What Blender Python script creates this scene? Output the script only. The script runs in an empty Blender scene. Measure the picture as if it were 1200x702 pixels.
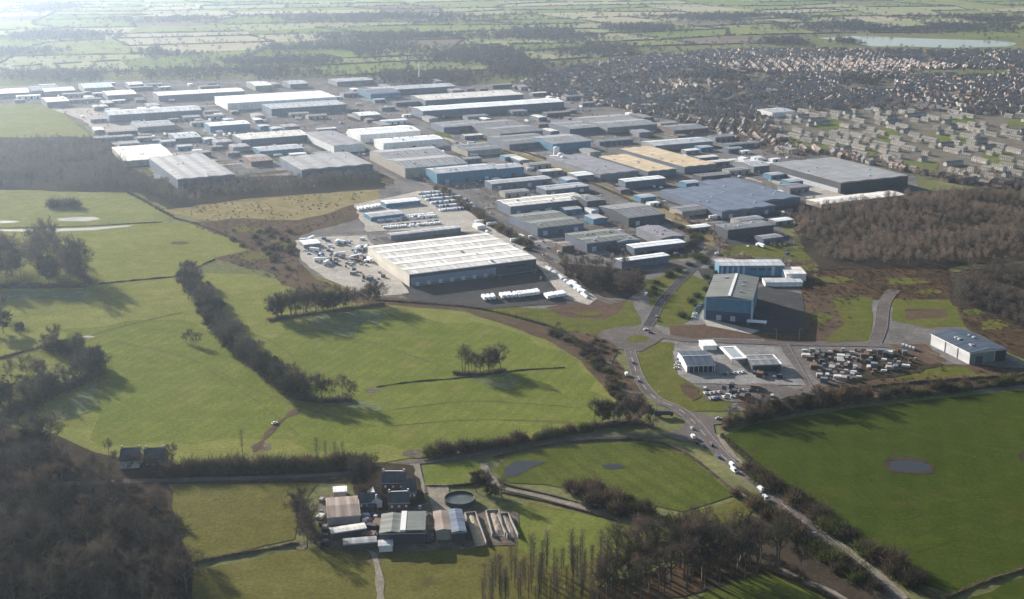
import bpy, math, random
import numpy as np
from mathutils import Vector
random.seed(7)
RNG = np.random.default_rng(11)
SC = bpy.context.scene
COL = SC.collection
R = math.radians

# ------------------------------------------------------------------ camera model (survey of the ground from the aircraft)
F, HOR, CAMH = 1450.0, -85.0, 320.0
PIT = math.atan((351 - HOR) / F)
CPI, SPI = math.cos(PIT), math.sin(PIT)

def P(px, py, z=0.0):
    cx, cy = (px - 600) / F, -(py - 351) / F
    dy = CPI + cy * SPI
    dz = -SPI + cy * CPI
    t = -(CAMH - z) / dz
    return (cx * t, dy * t)

def PV(px, py, z=0.0):
    x, y = P(px, py, z)
    return Vector((x, y, z))

def proj(x, y, z=0.0):
    zz = z - CAMH
    depth = y * CPI - zz * SPI
    up = y * SPI + zz * CPI
    return 600 + F * x / depth, 351 - F * up / depth

def inpoly(x, y, poly):
    c = False
    n = len(poly)
    j = n - 1
    for i in range(n):
        xi, yi = poly[i]
        xj, yj = poly[j]
        if (yi > y) != (yj > y) and x < (xj - xi) * (y - yi) / (yj - yi) + xi:
            c = not c
        j = i
    return c

# ------------------------------------------------------------------ object helpers
def tag(o, label=None, cat=None, group=None, kind=None):
    if label: o['label'] = label
    if cat: o['category'] = cat
    if group: o['group'] = group
    if kind: o['kind'] = kind
    return o

def empty(name, loc, rz=0.0):
    o = bpy.data.objects.new(name, None)
    COL.objects.link(o)
    o.location = loc
    o.rotation_euler = (0, 0, rz)
    o.empty_display_size = 2
    return o

class MB:
    def __init__(s):
        s.v, s.f, s.m = [], [], []
    def face(s, pts, m=0):
        b = len(s.v)
        s.v += [tuple(p) for p in pts]
        s.f.append(tuple(range(b, b + len(pts))))
        s.m.append(m)
    def box(s, c, d, m=0, rz=0.0):
        x, y, z = d[0] / 2, d[1] / 2, d[2] / 2
        ca, sa = math.cos(rz), math.sin(rz)
        b = len(s.v)
        for k in (-z, z):
            for (i, j) in ((-x, -y), (x, -y), (x, y), (-x, y)):
                s.v.append((c[0] + i * ca - j * sa, c[1] + i * sa + j * ca, c[2] + k))
        for q in ((0, 3, 2, 1), (4, 5, 6, 7), (0, 1, 5, 4), (1, 2, 6, 5), (2, 3, 7, 6), (3, 0, 4, 7)):
            s.f.append(tuple(b + i for i in q))
            s.m.append(m)
    def tube(s, p, q, r0, r1, n=8, m=0):
        p, q = Vector(p), Vector(q)
        a = (q - p).normalized()
        u = a.orthogonal().normalized()
        w = a.cross(u)
        b = len(s.v)
        for (c, r) in ((p, r0), (q, r1)):
            for k in range(n):
                t = 2 * math.pi * k / n
                s.v.append(tuple(c + (u * math.cos(t) + w * math.sin(t)) * r))
        for k in range(n):
            s.f.append((b + k, b + (k + 1) % n, b + n + (k + 1) % n, b + n + k))
            s.m.append(m)
        s.f.append(tuple(b + k for k in reversed(range(n)))); s.m.append(m)
        s.f.append(tuple(b + n + k for k in range(n))); s.m.append(m)
    def mesh(s, name, mats):
        me = bpy.data.meshes.new(name)
        me.from_pydata(s.v, [], s.f)
        for m in (mats if isinstance(mats, (list, tuple)) else [mats]):
            me.materials.append(m)
        me.polygons.foreach_set('material_index', s.m)
        me.update()
        return me
    def build(s, name, mats, parent=None, loc=None):
        o = bpy.data.objects.new(name, s.mesh(name, mats))
        COL.objects.link(o)
        if parent: o.parent = parent
        if loc: o.location = loc
        return o

def tri_mesh(name, verts, mats, midx=None):
    """verts: (n*3,3) triangle soup"""
    n = len(verts) // 3
    me = bpy.data.meshes.new(name)
    me.vertices.add(n * 3)
    me.vertices.foreach_set('co', np.ascontiguousarray(verts, dtype=np.float32).ravel())
    me.loops.add(n * 3)
    me.loops.foreach_set('vertex_index', np.arange(n * 3, dtype=np.int32))
    me.polygons.add(n)
    me.polygons.foreach_set('loop_start', np.arange(0, n * 3, 3, dtype=np.int32))
    try:
        me.polygons.foreach_set('loop_total', np.full(n, 3, dtype=np.int32))
    except Exception:
        pass
    for m in (mats if isinstance(mats, (list, tuple)) else [mats]):
        me.materials.append(m)
    if midx is not None:
        me.polygons.foreach_set('material_index', np.asarray(midx, dtype=np.int32))
    me.update(calc_edges=True)
    return me

def obj(name, me, parent=None):
    o = bpy.data.objects.new(name, me)
    COL.objects.link(o)
    if parent: o.parent = parent
    return o

def copy_tree(o, parent=None):
    c = o.copy()
    COL.objects.link(c)
    if parent: c.parent = parent
    for ch in o.children:
        copy_tree(ch, c)
    return c

# ------------------------------------------------------------------ materials
MATS = {}
def _base(name, rough=0.85, spec=0.3):
    m = bpy.data.materials.new(name)
    m.use_nodes = True
    nt = m.node_tree
    b = nt.nodes['Principled BSDF']
    b.inputs['Roughness'].default_value = rough
    b.inputs['Specular IOR Level'].default_value = spec
    return m, nt, b

def _noise(nt, scale, detail=3, vec=None, rough=0.6):
    n = nt.nodes.new('ShaderNodeTexNoise')
    n.inputs['Scale'].default_value = scale
    n.inputs['Detail'].default_value = detail
    n.inputs['Roughness'].default_value = rough
    if vec: nt.links.new(vec, n.inputs['Vector'])
    return n.outputs['Fac']

def _ramp(nt, fac, stops):
    r = nt.nodes.new('ShaderNodeValToRGB')
    el = r.color_ramp.elements
    while len(el) < len(stops): el.new(0.5)
    for e, (p, c) in zip(el, stops):
        e.position = p
        e.color = (c[0], c[1], c[2], 1)
    nt.links.new(fac, r.inputs['Fac'])
    return r.outputs['Color']

def _mix(nt, fac, a, b, mode='MIX'):
    m = nt.nodes.new('ShaderNodeMix')
    m.data_type = 'RGBA'
    m.blend_type = mode
    if isinstance(fac, float): m.inputs[0].default_value = fac
    else: nt.links.new(fac, m.inputs[0])
    for i, x in ((6, a), (7, b)):
        if isinstance(x, tuple): m.inputs[i].default_value = (x[0], x[1], x[2], 1)
        else: nt.links.new(x, m.inputs[i])
    return m.outputs[2]

def _coord(nt):
    return nt.nodes.new('ShaderNodeTexCoord').outputs['Object']

def mul(c, k): return tuple(min(1, x * k) for x in c)

def ground_mat(name, c1, c2, c3=None, s=(0.012, 0.06, 0.45), stripes=None, rough=0.95, contrast=1.0):
    """soil, grass, tarmac: three scales of mottling, optional mowing / furrow lines (angle deg, spacing m, colour, strength)"""
    m, nt, b = _base(name, rough, 0.0)
    v = _coord(nt)
    lo, hi = 0.5 - 0.17 / contrast, 0.5 + 0.17 / contrast
    base = _ramp(nt, _noise(nt, s[0], 4, v), [(lo, c1), (hi, c2)])
    mid = _ramp(nt, _noise(nt, s[1], 4, v), [(0.3, mul(c1, .74)), (0.5, mul(c1, 1.0)), (0.72, mul(c2, 1.22))])
    col = _mix(nt, 0.42, base, mid)
    fine = _ramp(nt, _noise(nt, s[2], 3, v), [(0.25, (.56, .56, .56)), (0.75, (1.36, 1.36, 1.36))])
    col = _mix(nt, 0.75, col, fine, 'MULTIPLY')
    if c3:
        pat = nt.nodes.new('ShaderNodeMath'); pat.operation = 'MULTIPLY_ADD'
        nt.links.new(_noise(nt, s[0] * 2.7, 5, v, .7), pat.inputs[0])
        pat.inputs[1].default_value = 6.0
        pat.inputs[2].default_value = -3.35
        pat.use_clamp = True
        col = _mix(nt, pat.outputs[0], col, c3)
    if stripes:
        for (ang, per, sc, st) in stripes:
            mp = nt.nodes.new('ShaderNodeMapping')
            mp.inputs['Rotation'].default_value = (0, 0, R(ang))
            nt.links.new(v, mp.inputs['Vector'])
            w = nt.nodes.new('ShaderNodeTexWave')
            w.inputs['Scale'].default_value = 1.0 / per * 0.3142
            w.inputs['Distortion'].default_value = 1.4
            w.inputs['Detail'].default_value = 2
            w.inputs['Detail Scale'].default_value = .6
            nt.links.new(mp.outputs[0], w.inputs['Vector'])
            f = _ramp(nt, w.outputs['Fac'], [(0.45, (0, 0, 0)), (0.95, (st, st, st))])
            sep = nt.nodes.new('ShaderNodeRGBToBW')
            nt.links.new(f, sep.inputs[0])
            col = _mix(nt, sep.outputs[0], col, sc)
    nt.links.new(col, b.inputs['Base Color'])
    return m

def plain(name, c, rough=0.7, spec=0.3, var=0.25, s=0.35, metal=0.0):
    k = ('p', name)
    if k in MATS: return MATS[k]
    m, nt, b = _base(name, rough, spec)
    v = _coord(nt)
    col = _ramp(nt, _noise(nt, s, 5, v), [(0.25, mul(c, 1 - var)), (0.75, mul(c, 1 + var))])
    nt.links.new(col, b.inputs['Base Color'])
    b.inputs['Metallic'].default_value = metal
    MATS[k] = m
    return m

def sheet(name, c, axis='x', per=6.0, strip=None, st=0.35, rough=0.55, spec=0.35, dirt=0.3, prob=0.82):
    """profiled roof or wall sheet: stained colour, rows of roof lights / panel joints across one axis"""
    k = ('s', name, axis)
    if k in MATS: return MATS[k]
    m, nt, b = _base(name, rough, spec)
    v = _coord(nt)
    mp = nt.nodes.new('ShaderNodeMapping')
    mp.inputs['Scale'].default_value = (.25, .03, .25) if axis == 'x' else (.03, .25, .25)
    nt.links.new(v, mp.inputs['Vector'])
    streak = _noise(nt, 1.0, 4, mp.outputs[0])
    col = _ramp(nt, streak, [(0.3, mul(c, 1 - dirt)), (0.7, mul(c, 1 + dirt * .55))])
    blot = _ramp(nt, _noise(nt, .05, 4, v), [(0.3, (.78, .77, .75)), (0.62, (1.05, 1.05, 1.05))])
    col = _mix(nt, .8, col, blot, 'MULTIPLY')
    if strip:
        w = nt.nodes.new('ShaderNodeTexWave')
        w.bands_direction = 'X' if axis == 'x' else 'Y'
        w.inputs['Scale'].default_value = 0.3142 / per
        w.inputs['Distortion'].default_value = 0
        nt.links.new(v, w.inputs['Vector'])
        f = nt.nodes.new('ShaderNodeMath'); f.operation = 'GREATER_THAN'
        f.inputs[1].default_value = prob
        nt.links.new(w.outputs['Fac'], f.inputs[0])
        f2 = nt.nodes.new('ShaderNodeMath'); f2.operation = 'MULTIPLY'
        f2.inputs[1].default_value = st
        nt.links.new(f.outputs[0], f2.inputs[0])
        col = _mix(nt, f2.outputs[0], col, strip)
    nt.links.new(col, b.inputs['Base Color'])
    MATS[k] = m
    return m

def foliage(name, c, var=.35):
    m, nt, b = _base(name, .9, .0)
    v = _coord(nt)
    oi = nt.nodes.new('ShaderNodeObjectInfo')
    col = _ramp(nt, _noise(nt, .45, 3, v), [(0.3, mul(c, 1 - var)), (0.7, mul(c, 1 + var))])
    tint = _ramp(nt, oi.outputs['Random'], [(0, (.6, .64, .70)), (0.5, (1, 1, 1)), (1, (1.5, 1.42, 1.34))])
    col = _mix(nt, 1.0, col, tint, 'MULTIPLY')
    big = _ramp(nt, _noise(nt, .018, 3, v), [(0.32, (.66, .72, .74)), (0.52, (1, 1, 1)), (0.68, (1.25, 1.18, 1.12))])
    col = _mix(nt, 1.0, col, big, 'MULTIPLY')
    nt.links.new(col, b.inputs['Base Color'])
    # thin twigs are round: light wraps to the near side
    tr = nt.nodes.new('ShaderNodeBsdfTranslucent')
    nt.links.new(col, tr.inputs['Color'])
    ms = nt.nodes.new('ShaderNodeMixShader'); ms.inputs[0].default_value = .28
    nt.links.new(b.outputs[0], ms.inputs[1]); nt.links.new(tr.outputs[0], ms.inputs[2])
    nt.links.new(ms.outputs[0], nt.nodes['Material Output'].inputs['Surface'])
    return m

def water_mat(name, c, rough=.06):
    m, nt, b = _base(name, rough, .6)
    b.inputs['Base Color'].default_value = (*c, 1)
    if rough > .2: b.inputs['Specular IOR Level'].default_value = .10
    bmp = nt.nodes.new('ShaderNodeBump')
    bmp.inputs['Strength'].default_value = .12
    nt.links.new(_noise(nt, .8, 3, _coord(nt)), bmp.inputs['Height'])
    nt.links.new(bmp.outputs[0], b.inputs['Normal'])
    return m

# ------------------------------------------------------------------ ground patches
LAYER = [0.02]
def lay(step=0.002):
    LAYER[0] += step
    return LAYER[0]

def rough_edge(pts, step=14.0, amp=1.6):
    out = []
    n = len(pts)
    for i in range(n):
        a, b = Vector(pts[i]), Vector(pts[(i + 1) % n])
        L = (b - a).length
        k = max(1, min(40, int(L / step)))
        nrm = Vector((-(b - a).y, (b - a).x)) / max(L, 1e-6)
        for j in range(k):
            p = a.lerp(b, j / k)
            if j: p = p + nrm * random.uniform(-amp, amp)
            out.append((p.x, p.y))
    return out

def patch(name, px, mat, amp=1.6, step=14.0, z=None):
    pts = [P(*p) for p in px]
    if amp: pts = rough_edge(pts, step, amp)
    z = z if z is not None else lay()
    me = bpy.data.meshes.new(name)
    me.from_pydata([(x, y, z) for x, y in pts], [], [tuple(range(len(pts)))])
    me.materials.append(mat)
    me.update()
    if me.polygons[0].normal.z < 0: me.flip_normals()
    return tag(obj(name, me), kind='structure')

def spline(pts, step=6.0):
    pts = [Vector(p) for p in pts]
    out = []
    for i in range(len(pts) - 1):
        p0 = pts[max(i - 1, 0)]; p1 = pts[i]; p2 = pts[i + 1]; p3 = pts[min(i + 2, len(pts) - 1)]
        k = max(2, int((p2 - p1).length / step))
        for j in range(k):
            t = j / k
            out.append(0.5 * ((2 * p1) + (p2 - p0) * t + (2 * p0 - 5 * p1 + 4 * p2 - p3) * t * t + (3 * p1 - p0 - 3 * p2 + p3) * t ** 3))
    out.append(pts[-1])
    return out

ROADS = {}
def road(name, px, width, mat, kerb=None, z=None, step=8.0, mark=None, edge=0.0):
    pts = spline([P(*p) for p in px], step)
    z = z if z is not None else lay()
    mb = MB(); kb = MB(); mk = MB()
    L = []; n = len(pts)
    for i, p in enumerate(pts):
        t = (pts[min(i + 1, n - 1)] - pts[max(i - 1, 0)]).normalized()
        nn = Vector((-t.y, t.x))
        w = width / 2 + (random.uniform(-edge, edge) if edge else 0)
        L.append((p, nn, w))
    for i in range(n - 1):
        (p, a, w), (q, b, w2) = L[i], L[i + 1]
        A, B_, C, D = p + a * w, p - a * w, q - b * w2, q + b * w2
        mb.face([(B_.x, B_.y, z), (C.x, C.y, z), (D.x, D.y, z), (A.x, A.y, z)])
        if kerb:
            for sgn in (1, -1):
                k0, k1 = p + a * w * sgn, q + b * w2 * sgn
                k2, k3 = q + b * (w2 + .35) * sgn, p + a * (w + .35) * sgn
                h = z + .12
                kb.face([(k0.x, k0.y, h), (k1.x, k1.y, h), (k2.x, k2.y, h), (k3.x, k3.y, h)])
                kb.face([(k0.x, k0.y, z - .01), (k1.x, k1.y, z - .01), (k1.x, k1.y, h), (k0.x, k0.y, h)])
        if mark and i % 2 == 0:
            for off, wd in mark:
                p1 = p + a * (off - wd / 2); p2 = p + a * (off + wd / 2)
                q1 = q + b * (off - wd / 2); q2 = q + b * (off + wd / 2)
                mk.face([(p1.x, p1.y, z + .01), (q1.x, q1.y, z + .01), (q2.x, q2.y, z + .01), (p2.x, p2.y, z + .01)])
    o = tag(mb.build(name, mat), kind='structure')
    if kb.f: tag(kb.build('kerb', kerb), kind='structure')
    if mk.f: tag(mk.build('road_markings', plain('road_paint', (.62, .62, .6), .7)), kind='structure')
    ROADS[name + str(len(ROADS))] = pts
    return o

def ellipse_px(cx, cy, rx, ry, n=20, jit=.08):
    return [(cx + rx * math.cos(t) * (1 + random.uniform(-jit, jit)), cy + ry * math.sin(t) * (1 + random.uniform(-jit, jit)))
            for t in [2 * math.pi * k / n for k in range(n)]]

# palette of the land
G_A = ground_mat('pasture_olive', (.148, .158, .040), (.195, .192, .060), (.215, .185, .075))
G_B = ground_mat('pasture_green', (.112, .136, .028), (.160, .170, .044), (.175, .152, .055), stripes=[(24, 9, (.10, .11, .03), .3)])
G_C = ground_mat('pasture_pale', (.155, .165, .052), (.20, .195, .08), (.215, .195, .10))
G_D = ground_mat('lush_field', (.034, .050, .008), (.054, .069, .012), (.068, .064, .018), stripes=[(-62, 9, (.033, .046, .008), .25), (14, 21, (.066, .078, .018), .15)])
G_E = ground_mat('rushy_pasture', (.100, .096, .026), (.135, .122, .040), (.075, .06, .026), s=(.02, .09, .5))
G_F = ground_mat('ridged_pasture', (.070, .086, .017), (.102, .108, .028), (.075, .065, .025), stripes=[(-30, 11, (.05, .06, .016), .32)])
G_V = ground_mat('verge_grass', (.082, .095, .020), (.13, .122, .036), (.12, .09, .045), s=(.03, .12, .6))
TAN = ground_mat('dry_grassland', (.20, .165, .075), (.26, .21, .105), (.13, .095, .055), s=(.02, .08, .5))
SCRUB = ground_mat('brown_scrub_soil', (.075, .052, .036), (.125, .088, .058), (.10, .085, .045), s=(.02, .1, .6))
BRACK = ground_mat('rusty_bracken', (.048, .034, .024), (.105, .068, .040), (.16, .078, .038), s=(.025, .14, .6))
SOIL = ground_mat('red_soil', (.085, .058, .042), (.13, .088, .064), None, s=(.03, .15, .6))
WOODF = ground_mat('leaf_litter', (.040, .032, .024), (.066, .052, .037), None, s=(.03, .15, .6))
CONC = ground_mat('yard_concrete', (.19, .18, .175), (.29, .275, .26), (.13, .12, .115), s=(.02, .1, .5))
CONL = ground_mat('pale_hardstanding', (.34, .31, .27), (.44, .40, .35), (.22, .2, .18), s=(.02, .1, .5))
ASPH = ground_mat('asphalt', (.055, .053, .054), (.085, .081, .079), None, s=(.02, .12, .8))
ASPL = ground_mat('worn_asphalt', (.105, .090, .084), (.165, .143, .130), None, s=(.02, .12, .8))
TRACK = ground_mat('farm_track', (.19, .165, .13), (.27, .235, .19), None, s=(.02, .12, .8))
URB = ground_mat('estate_ground', (.12, .113, .108), (.235, .215, .20), (.075, .075, .05), s=(.012, .05, .35))
TOWNG = ground_mat('garden_ground', (.115, .105, .08), (.19, .165, .14), (.12, .135, .055), s=(.012, .05, .25))
BASEG = ground_mat('base_land', (.12, .125, .055), (.18, .175, .08), (.10, .085, .06), s=(.004, .02, .2))
MUD = ground_mat('farmyard_mud', (.10, .082, .066), (.20, .17, .14), (.07, .055, .04), s=(.05, .2, .8))
TRKL = ground_mat('worn_grass', (.042, .055, .010), (.062, .072, .016), None, s=(.05, .2, .8))
TRKD = ground_mat('rutted_grass', (.095, .095, .034), (.14, .125, .052), None, s=(.05, .2, .8))
KERB = plain('kerb_stone', (.20, .19, .18), .8)
WATER = water_mat('pond_water', (.030, .031, .036), .3)
FLOOD = water_mat('flood_water', (.16, .165, .16), .25)
LAKE = water_mat('lake_water', (.05, .06, .07), .12)

# base sheet
mb = MB()
mb.face([(-9000, -300, -.15), (9000, -300, -.15), (15000, 16000, -.15), (-15000, 16000, -.15)])
tag(mb.build('ground', BASEG), kind='structure')

INDUS = [(-60, 104), (0, 101), (130, 94), (420, 91), (560, 97), (640, 106), (700, 122), (790, 142), (860, 168), (960, 182), (1072, 204), (1078, 226),
         (935, 242), (915, 268), (960, 320), (1000, 345), (1035, 350), (1065, 350), (1120, 380), (1200, 425), (1240, 450), (860, 482), (775, 472), (742, 430), (738, 372),
         (640, 362), (560, 362), (440, 352), (350, 312), (346, 270), (440, 232), (450, 216), (300, 226), (190, 232), (150, 190), (100, 148), (55, 122), (-60, 126)]
TOWN = [(600, 104), (640, 84), (740, 68), (830, 60), (905, 58), (985, 58), (1100, 60), (1260, 58), (1260, 222), (1130, 218), (1075, 204), (960, 182), (862, 168), (790, 142), (700, 122)]
INW = [P(*p) for p in INDUS]
TOW = [P(*p) for p in TOWN]
LAKEPX = [(958, 44.5), (975, 43.8), (1000, 42), (1040, 43.5), (1110, 46), (1165, 47.5), (1192, 50.5), (1180, 54.6), (1110, 56), (1060, 54.2), (1022, 54.4), (1000, 50), (972, 46.2)]
LKW = [P(*p) for p in LAKEPX]

# ---- far patchwork farmland
def far_fields():
    cols = [ground_mat('far_pasture', (.17, .185, .07), (.22, .225, .09), s=(.004, .02, .2)),
            ground_mat('far_pale_grass', (.235, .235, .125), (.28, .275, .15), s=(.004, .02, .2)),
            ground_mat('far_stubble', (.29, .26, .17), (.34, .30, .2), s=(.004, .02, .2)),
            ground_mat('far_plough', (.15, .12, .09), (.19, .155, .115), s=(.004, .02, .2)),
            ground_mat('far_meadow', (.13, .16, .05), (.17, .2, .065), s=(.004, .02, .2))]
    ang = R(17)
    ca, sa = math.cos(ang), math.sin(ang)
    A, B_ = 300.0, 230.0
    grid = {}
    def V(i, j):
        if (i, j) not in grid:
            u = (i + random.uniform(-.28, .28)) * A
            w = (j + random.uniform(-.28, .28)) * B_
            grid[(i, j)] = (u * ca - w * sa, u * sa + w * ca + 2200)
        return grid[(i, j)]
    mb = MB(); edges = set()
    for i in range(-16, 26):
        for j in range(-8, 38):
            q = [V(i, j), V(i + 1, j), V(i + 1, j + 1), V(i, j + 1)]
            cx = sum(p[0] for p in q) / 4; cy = sum(p[1] for p in q) / 4
            if cy < 1500 or cy > 9200 or abs(cx) > cy * .47 + 200: continue
            bad = False
            for p in q + [(cx, cy)]:
                if inpoly(p[0], p[1], INW) or inpoly(p[0], p[1], TOW) or inpoly(p[0], p[1], LKW): bad = True
            if cy < 2200: bad = True
            if bad: continue
            r = random.random()
            m = 0 if r < .34 else 1 if r < .56 else 2 if r < .68 else 3 if r < .78 else 4
            mb.face([(x, y, .012) for x, y in q], m)
            for a, b in (((i, j), (i + 1, j)), ((i + 1, j), (i + 1, j + 1)), ((i, j + 1), (i + 1, j + 1)), ((i, j), (i, j + 1))):
                edges.add((a, b))
    tag(mb.build('fields', cols), kind='structure')
    return [(grid[a], grid[b]) for a, b in sorted(edges)]
FAR_EDGES = far_fields()

patch('lake', LAKEPX, LAKE, 6, 60)
patch('town_ground', TOWN, TOWNG, 6, 40)
patch('industrial_ground', INDUS, URB, 3, 30)
APZ = LAYER[0] + .004
LAYER[0] += .05

# ---- the fields in the photograph
patch('pasture', [(-40, 123), (48, 122), (70, 130), (106, 160), (100, 168), (-40, 172)], G_C)
patch('pasture', [(-40, 222), (100, 222), (158, 228), (202, 250), (190, 260), (-40, 267)], G_C)
patch('pasture', [(-40, 266), (190, 260.5), (226, 263), (272, 280), (296, 293), (252, 304), (212, 324), (116, 333), (-40, 345)], G_A)
patch('pasture', [(-60, 346), (116, 333), (212, 324), (250, 320), (300, 322), (335, 332), (420, 352), (545, 366), (640, 398), (680, 425), (722, 470), (700, 500), (600, 520), (500, 534), (420, 548), (200, 552), (130, 545), (-60, 500)], G_A)
patch('pasture', [(60, 385), (215, 375), (310, 400), (460, 365), (600, 388), (660, 412), (718, 468), (690, 498), (600, 516), (480, 530), (300, 515), (120, 525), (90, 470), (120, 440)], G_B, 12, 18)
patch('dry_grassland', [(190, 246), (250, 236), (330, 230), (445, 222), (442, 234), (400, 250), (350, 262), (270, 262), (225, 256)], TAN, 3)
patch('scrubland', [(222, 262), (270, 256), (350, 258), (425, 238), (438, 250), (352, 276), (352, 308), (372, 328), (440, 350), (420, 356), (330, 334), (318, 320), (250, 302), (296, 292), (272, 280)], SCRUB, 4)
patch('rough_strip', [(395, 345), (480, 350), (560, 357), (640, 372), (668, 382), (700, 392), (730, 430), (765, 480), (740, 492), (718, 462), (682, 424), (640, 398), (545, 364), (430, 356)], SCRUB, 2)
patch('rough_grass', [(520, 356), (640, 362), (742, 352), (752, 380), (700, 392), (650, 386), (580, 368)], G_V, 1.5)
patch('bare_soil', [(640, 360), (680, 352), (735, 352), (726, 366), (708, 375), (660, 372)], SOIL, 1)
patch('verge', [(742, 430), (752, 398), (790, 402), (788, 418), (795, 440), (830, 460), (860, 470), (850, 482), (800, 482), (768, 470)], G_V, 1)
patch('verge', [(752, 330), (800, 318), (830, 330), (832, 352), (815, 372), (790, 385), (768, 380), (760, 350)], G_V, 1)
patch('verge', [(860, 288), (920, 284), (950, 300), (962, 330), (948, 322), (925, 303), (840, 300)], G_V, 1)
patch('verge', [(925, 275), (938, 278), (966, 312), (952, 314)], G_V, 1)
patch('bare_soil', [(784, 382), (830, 380), (900, 392), (940, 392), (936, 398), (840, 396), (785, 397)], SOIL, 1)
patch('brownfield', [(935, 318), (1000, 316), (1110, 312), (1120, 350), (1030, 352), (940, 345)], BRACK, 2)
patch('brownfield', [(940, 345), (1015, 346), (1022, 398), (900, 402), (890, 392), (940, 392)], SCRUB, 2)
patch('verge', [(975, 348), (1022, 348), (1022, 400), (965, 402), (990, 380)], G_V, 1)
patch('verge', [(1045, 350), (1118, 352), (1140, 372), (1130, 382), (1085, 384), (1046, 376)], G_V, 1.5)
patch('brownfield', [(1060, 362), (1108, 362), (1112, 372), (1062, 376)], SCRUB, 1)
patch('brownfield', [(1120, 352), (1260, 392), (1260, 440), (1185, 415), (1130, 382)], BRACK, 2)
patch('brownfield', [(1000, 440), (1100, 425), (1205, 432), (1205, 450), (1000, 466), (880, 482), (862, 474)], SCRUB, 2)
patch('verge', [(1085, 428), (1130, 430), (1150, 440), (1100, 448), (1050, 444)], G_V, 1)
patch('lush_field', [(846, 512), (880, 498), (1010, 477), (1260, 450), (1260, 658), (1180, 672), (1118, 696), (1060, 678), (985, 618), (905, 562), (862, 530)], G_D, 1.5)
patch('lush_field', [(1118, 712), (1180, 682), (1270, 662), (1270, 740), (1100, 740)], G_D, 1.5)
patch('ridged_pasture', [(578, 552), (592, 538), (640, 526), (700, 519), (762, 519), (806, 534), (862, 580), (800, 600), (720, 582), (640, 568), (596, 566)], G_F, 1.2)
patch('paddock', [(498, 546), (552, 540), (572, 545), (570, 566), (520, 572), (498, 570)], G_B, .8)
patch('pasture', [(190, 566), (372, 566), (352, 600), (345, 632), (215, 662), (200, 610)], G_E, 1.2)
patch('pasture', [(215, 670), (350, 644), (440, 640), (600, 640), (620, 588), (690, 604), (740, 618), (740, 650), (700, 690), (690, 740), (190, 740)], G_E, 1.5)
patch('pasture', [(600, 590), (690, 604), (740, 618), (735, 650), (650, 665), (600, 640)], G_B, 3)
patch('pasture', [(780, 730), (830, 692), (900, 668), (960, 690), (1000, 730)], G_F, 1.5)
# wheel tracks worn into the fields
for q in ([(1004, 500), (1060, 503), (1130, 509), (1210, 514)], [(990, 506), (1050, 510), (1120, 517), (1210, 523)], [(1000, 494), (1070, 497), (1140, 503), (1210, 507)], [(940, 520), (1000, 570), (1060, 640)], [(960, 514), (1020, 566), (1090, 640)], [(1050, 612), (1110, 590), (1200, 572)], [(1060, 632), (1130, 608), (1210, 590)], [(1070, 648), (1140, 626), (1210, 610)], [(880, 520), (915, 556), (940, 580)], [(905, 514), (945, 560), (985, 606)]):
    for off in (0, 1.6):
        road('wheel_track', [(a, b + off) for a, b in q], .7, TRKL, None, edge=.25)
for q in ([(215, 378), (300, 392), (360, 430)], [(240, 430), (300, 470), (350, 510)], [(130, 400), (220, 420), (330, 470), (440, 500)], [(340, 380), (430, 400), (520, 430)], [(460, 480), (560, 470), (680, 478)], [(450, 500), (560, 492), (690, 496)], [(230, 610), (280, 606), (340, 612)], [(440, 660), (520, 656), (600, 664)], [(120, 300), (180, 292), (250, 296)], [(20, 372), (110, 360), (200, 350)]):
    road('wheel_track', q, 1.0, TRKD, None, edge=.4)
for q in (ellipse_px(488, 532, 16, 5), ellipse_px(306, 524, 12, 5), ellipse_px(436, 458, 8, 3), ellipse_px(210, 326, 8, 2), ellipse_px(848, 516, 6, 3), ellipse_px(196, 600, 7, 5), ellipse_px(352, 640, 8, 4), ellipse_px(500, 574, 10, 4), ellipse_px(440, 655, 9, 6)):
    patch('worn_gateway', q, MUD, 1.2, 4)
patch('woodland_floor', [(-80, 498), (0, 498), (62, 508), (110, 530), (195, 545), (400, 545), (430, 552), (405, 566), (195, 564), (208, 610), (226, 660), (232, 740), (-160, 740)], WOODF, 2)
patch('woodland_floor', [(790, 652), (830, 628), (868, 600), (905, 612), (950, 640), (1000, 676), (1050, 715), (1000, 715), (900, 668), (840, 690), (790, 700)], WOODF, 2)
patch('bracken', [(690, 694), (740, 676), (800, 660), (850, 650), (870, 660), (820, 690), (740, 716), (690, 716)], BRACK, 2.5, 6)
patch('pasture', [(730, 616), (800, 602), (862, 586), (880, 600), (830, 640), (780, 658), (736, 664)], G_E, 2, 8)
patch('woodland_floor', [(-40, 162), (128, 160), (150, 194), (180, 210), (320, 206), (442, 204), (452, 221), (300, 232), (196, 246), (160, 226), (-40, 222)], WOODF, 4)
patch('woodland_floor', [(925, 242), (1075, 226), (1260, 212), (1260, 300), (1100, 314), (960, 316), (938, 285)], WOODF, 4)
patch('woodland_floor', [(1108, 320), (1260, 300), (1260, 405), (1190, 384), (1116, 358)], WOODF, 3)
patch('woodland_floor', [(650, 308), (700, 312), (752, 318), (758, 335), (735, 350), (690, 348), (655, 325)], WOODF, 2)
patch('pond', [(590, 549), (606, 540), (622, 540.5), (640, 542), (624, 548), (604, 559), (592, 560)], WATER, .5)
patch('pond', [(705, 546), (716, 543.5), (729, 545), (732, 548), (720, 550.5), (708, 549)], WATER, .6, 4)
patch('pond_bank', [(1036, 546), (1040, 535), (1058, 534), (1080, 537), (1095, 546), (1094, 555), (1074, 557), (1044, 554)], WOODF, 1.2, 5)
patch('pond', [(1044, 541), (1060, 540), (1078, 541), (1090, 546), (1090, 552), (1074, 554), (1052, 553), (1043, 550)], WATER, .5, 5)
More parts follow.
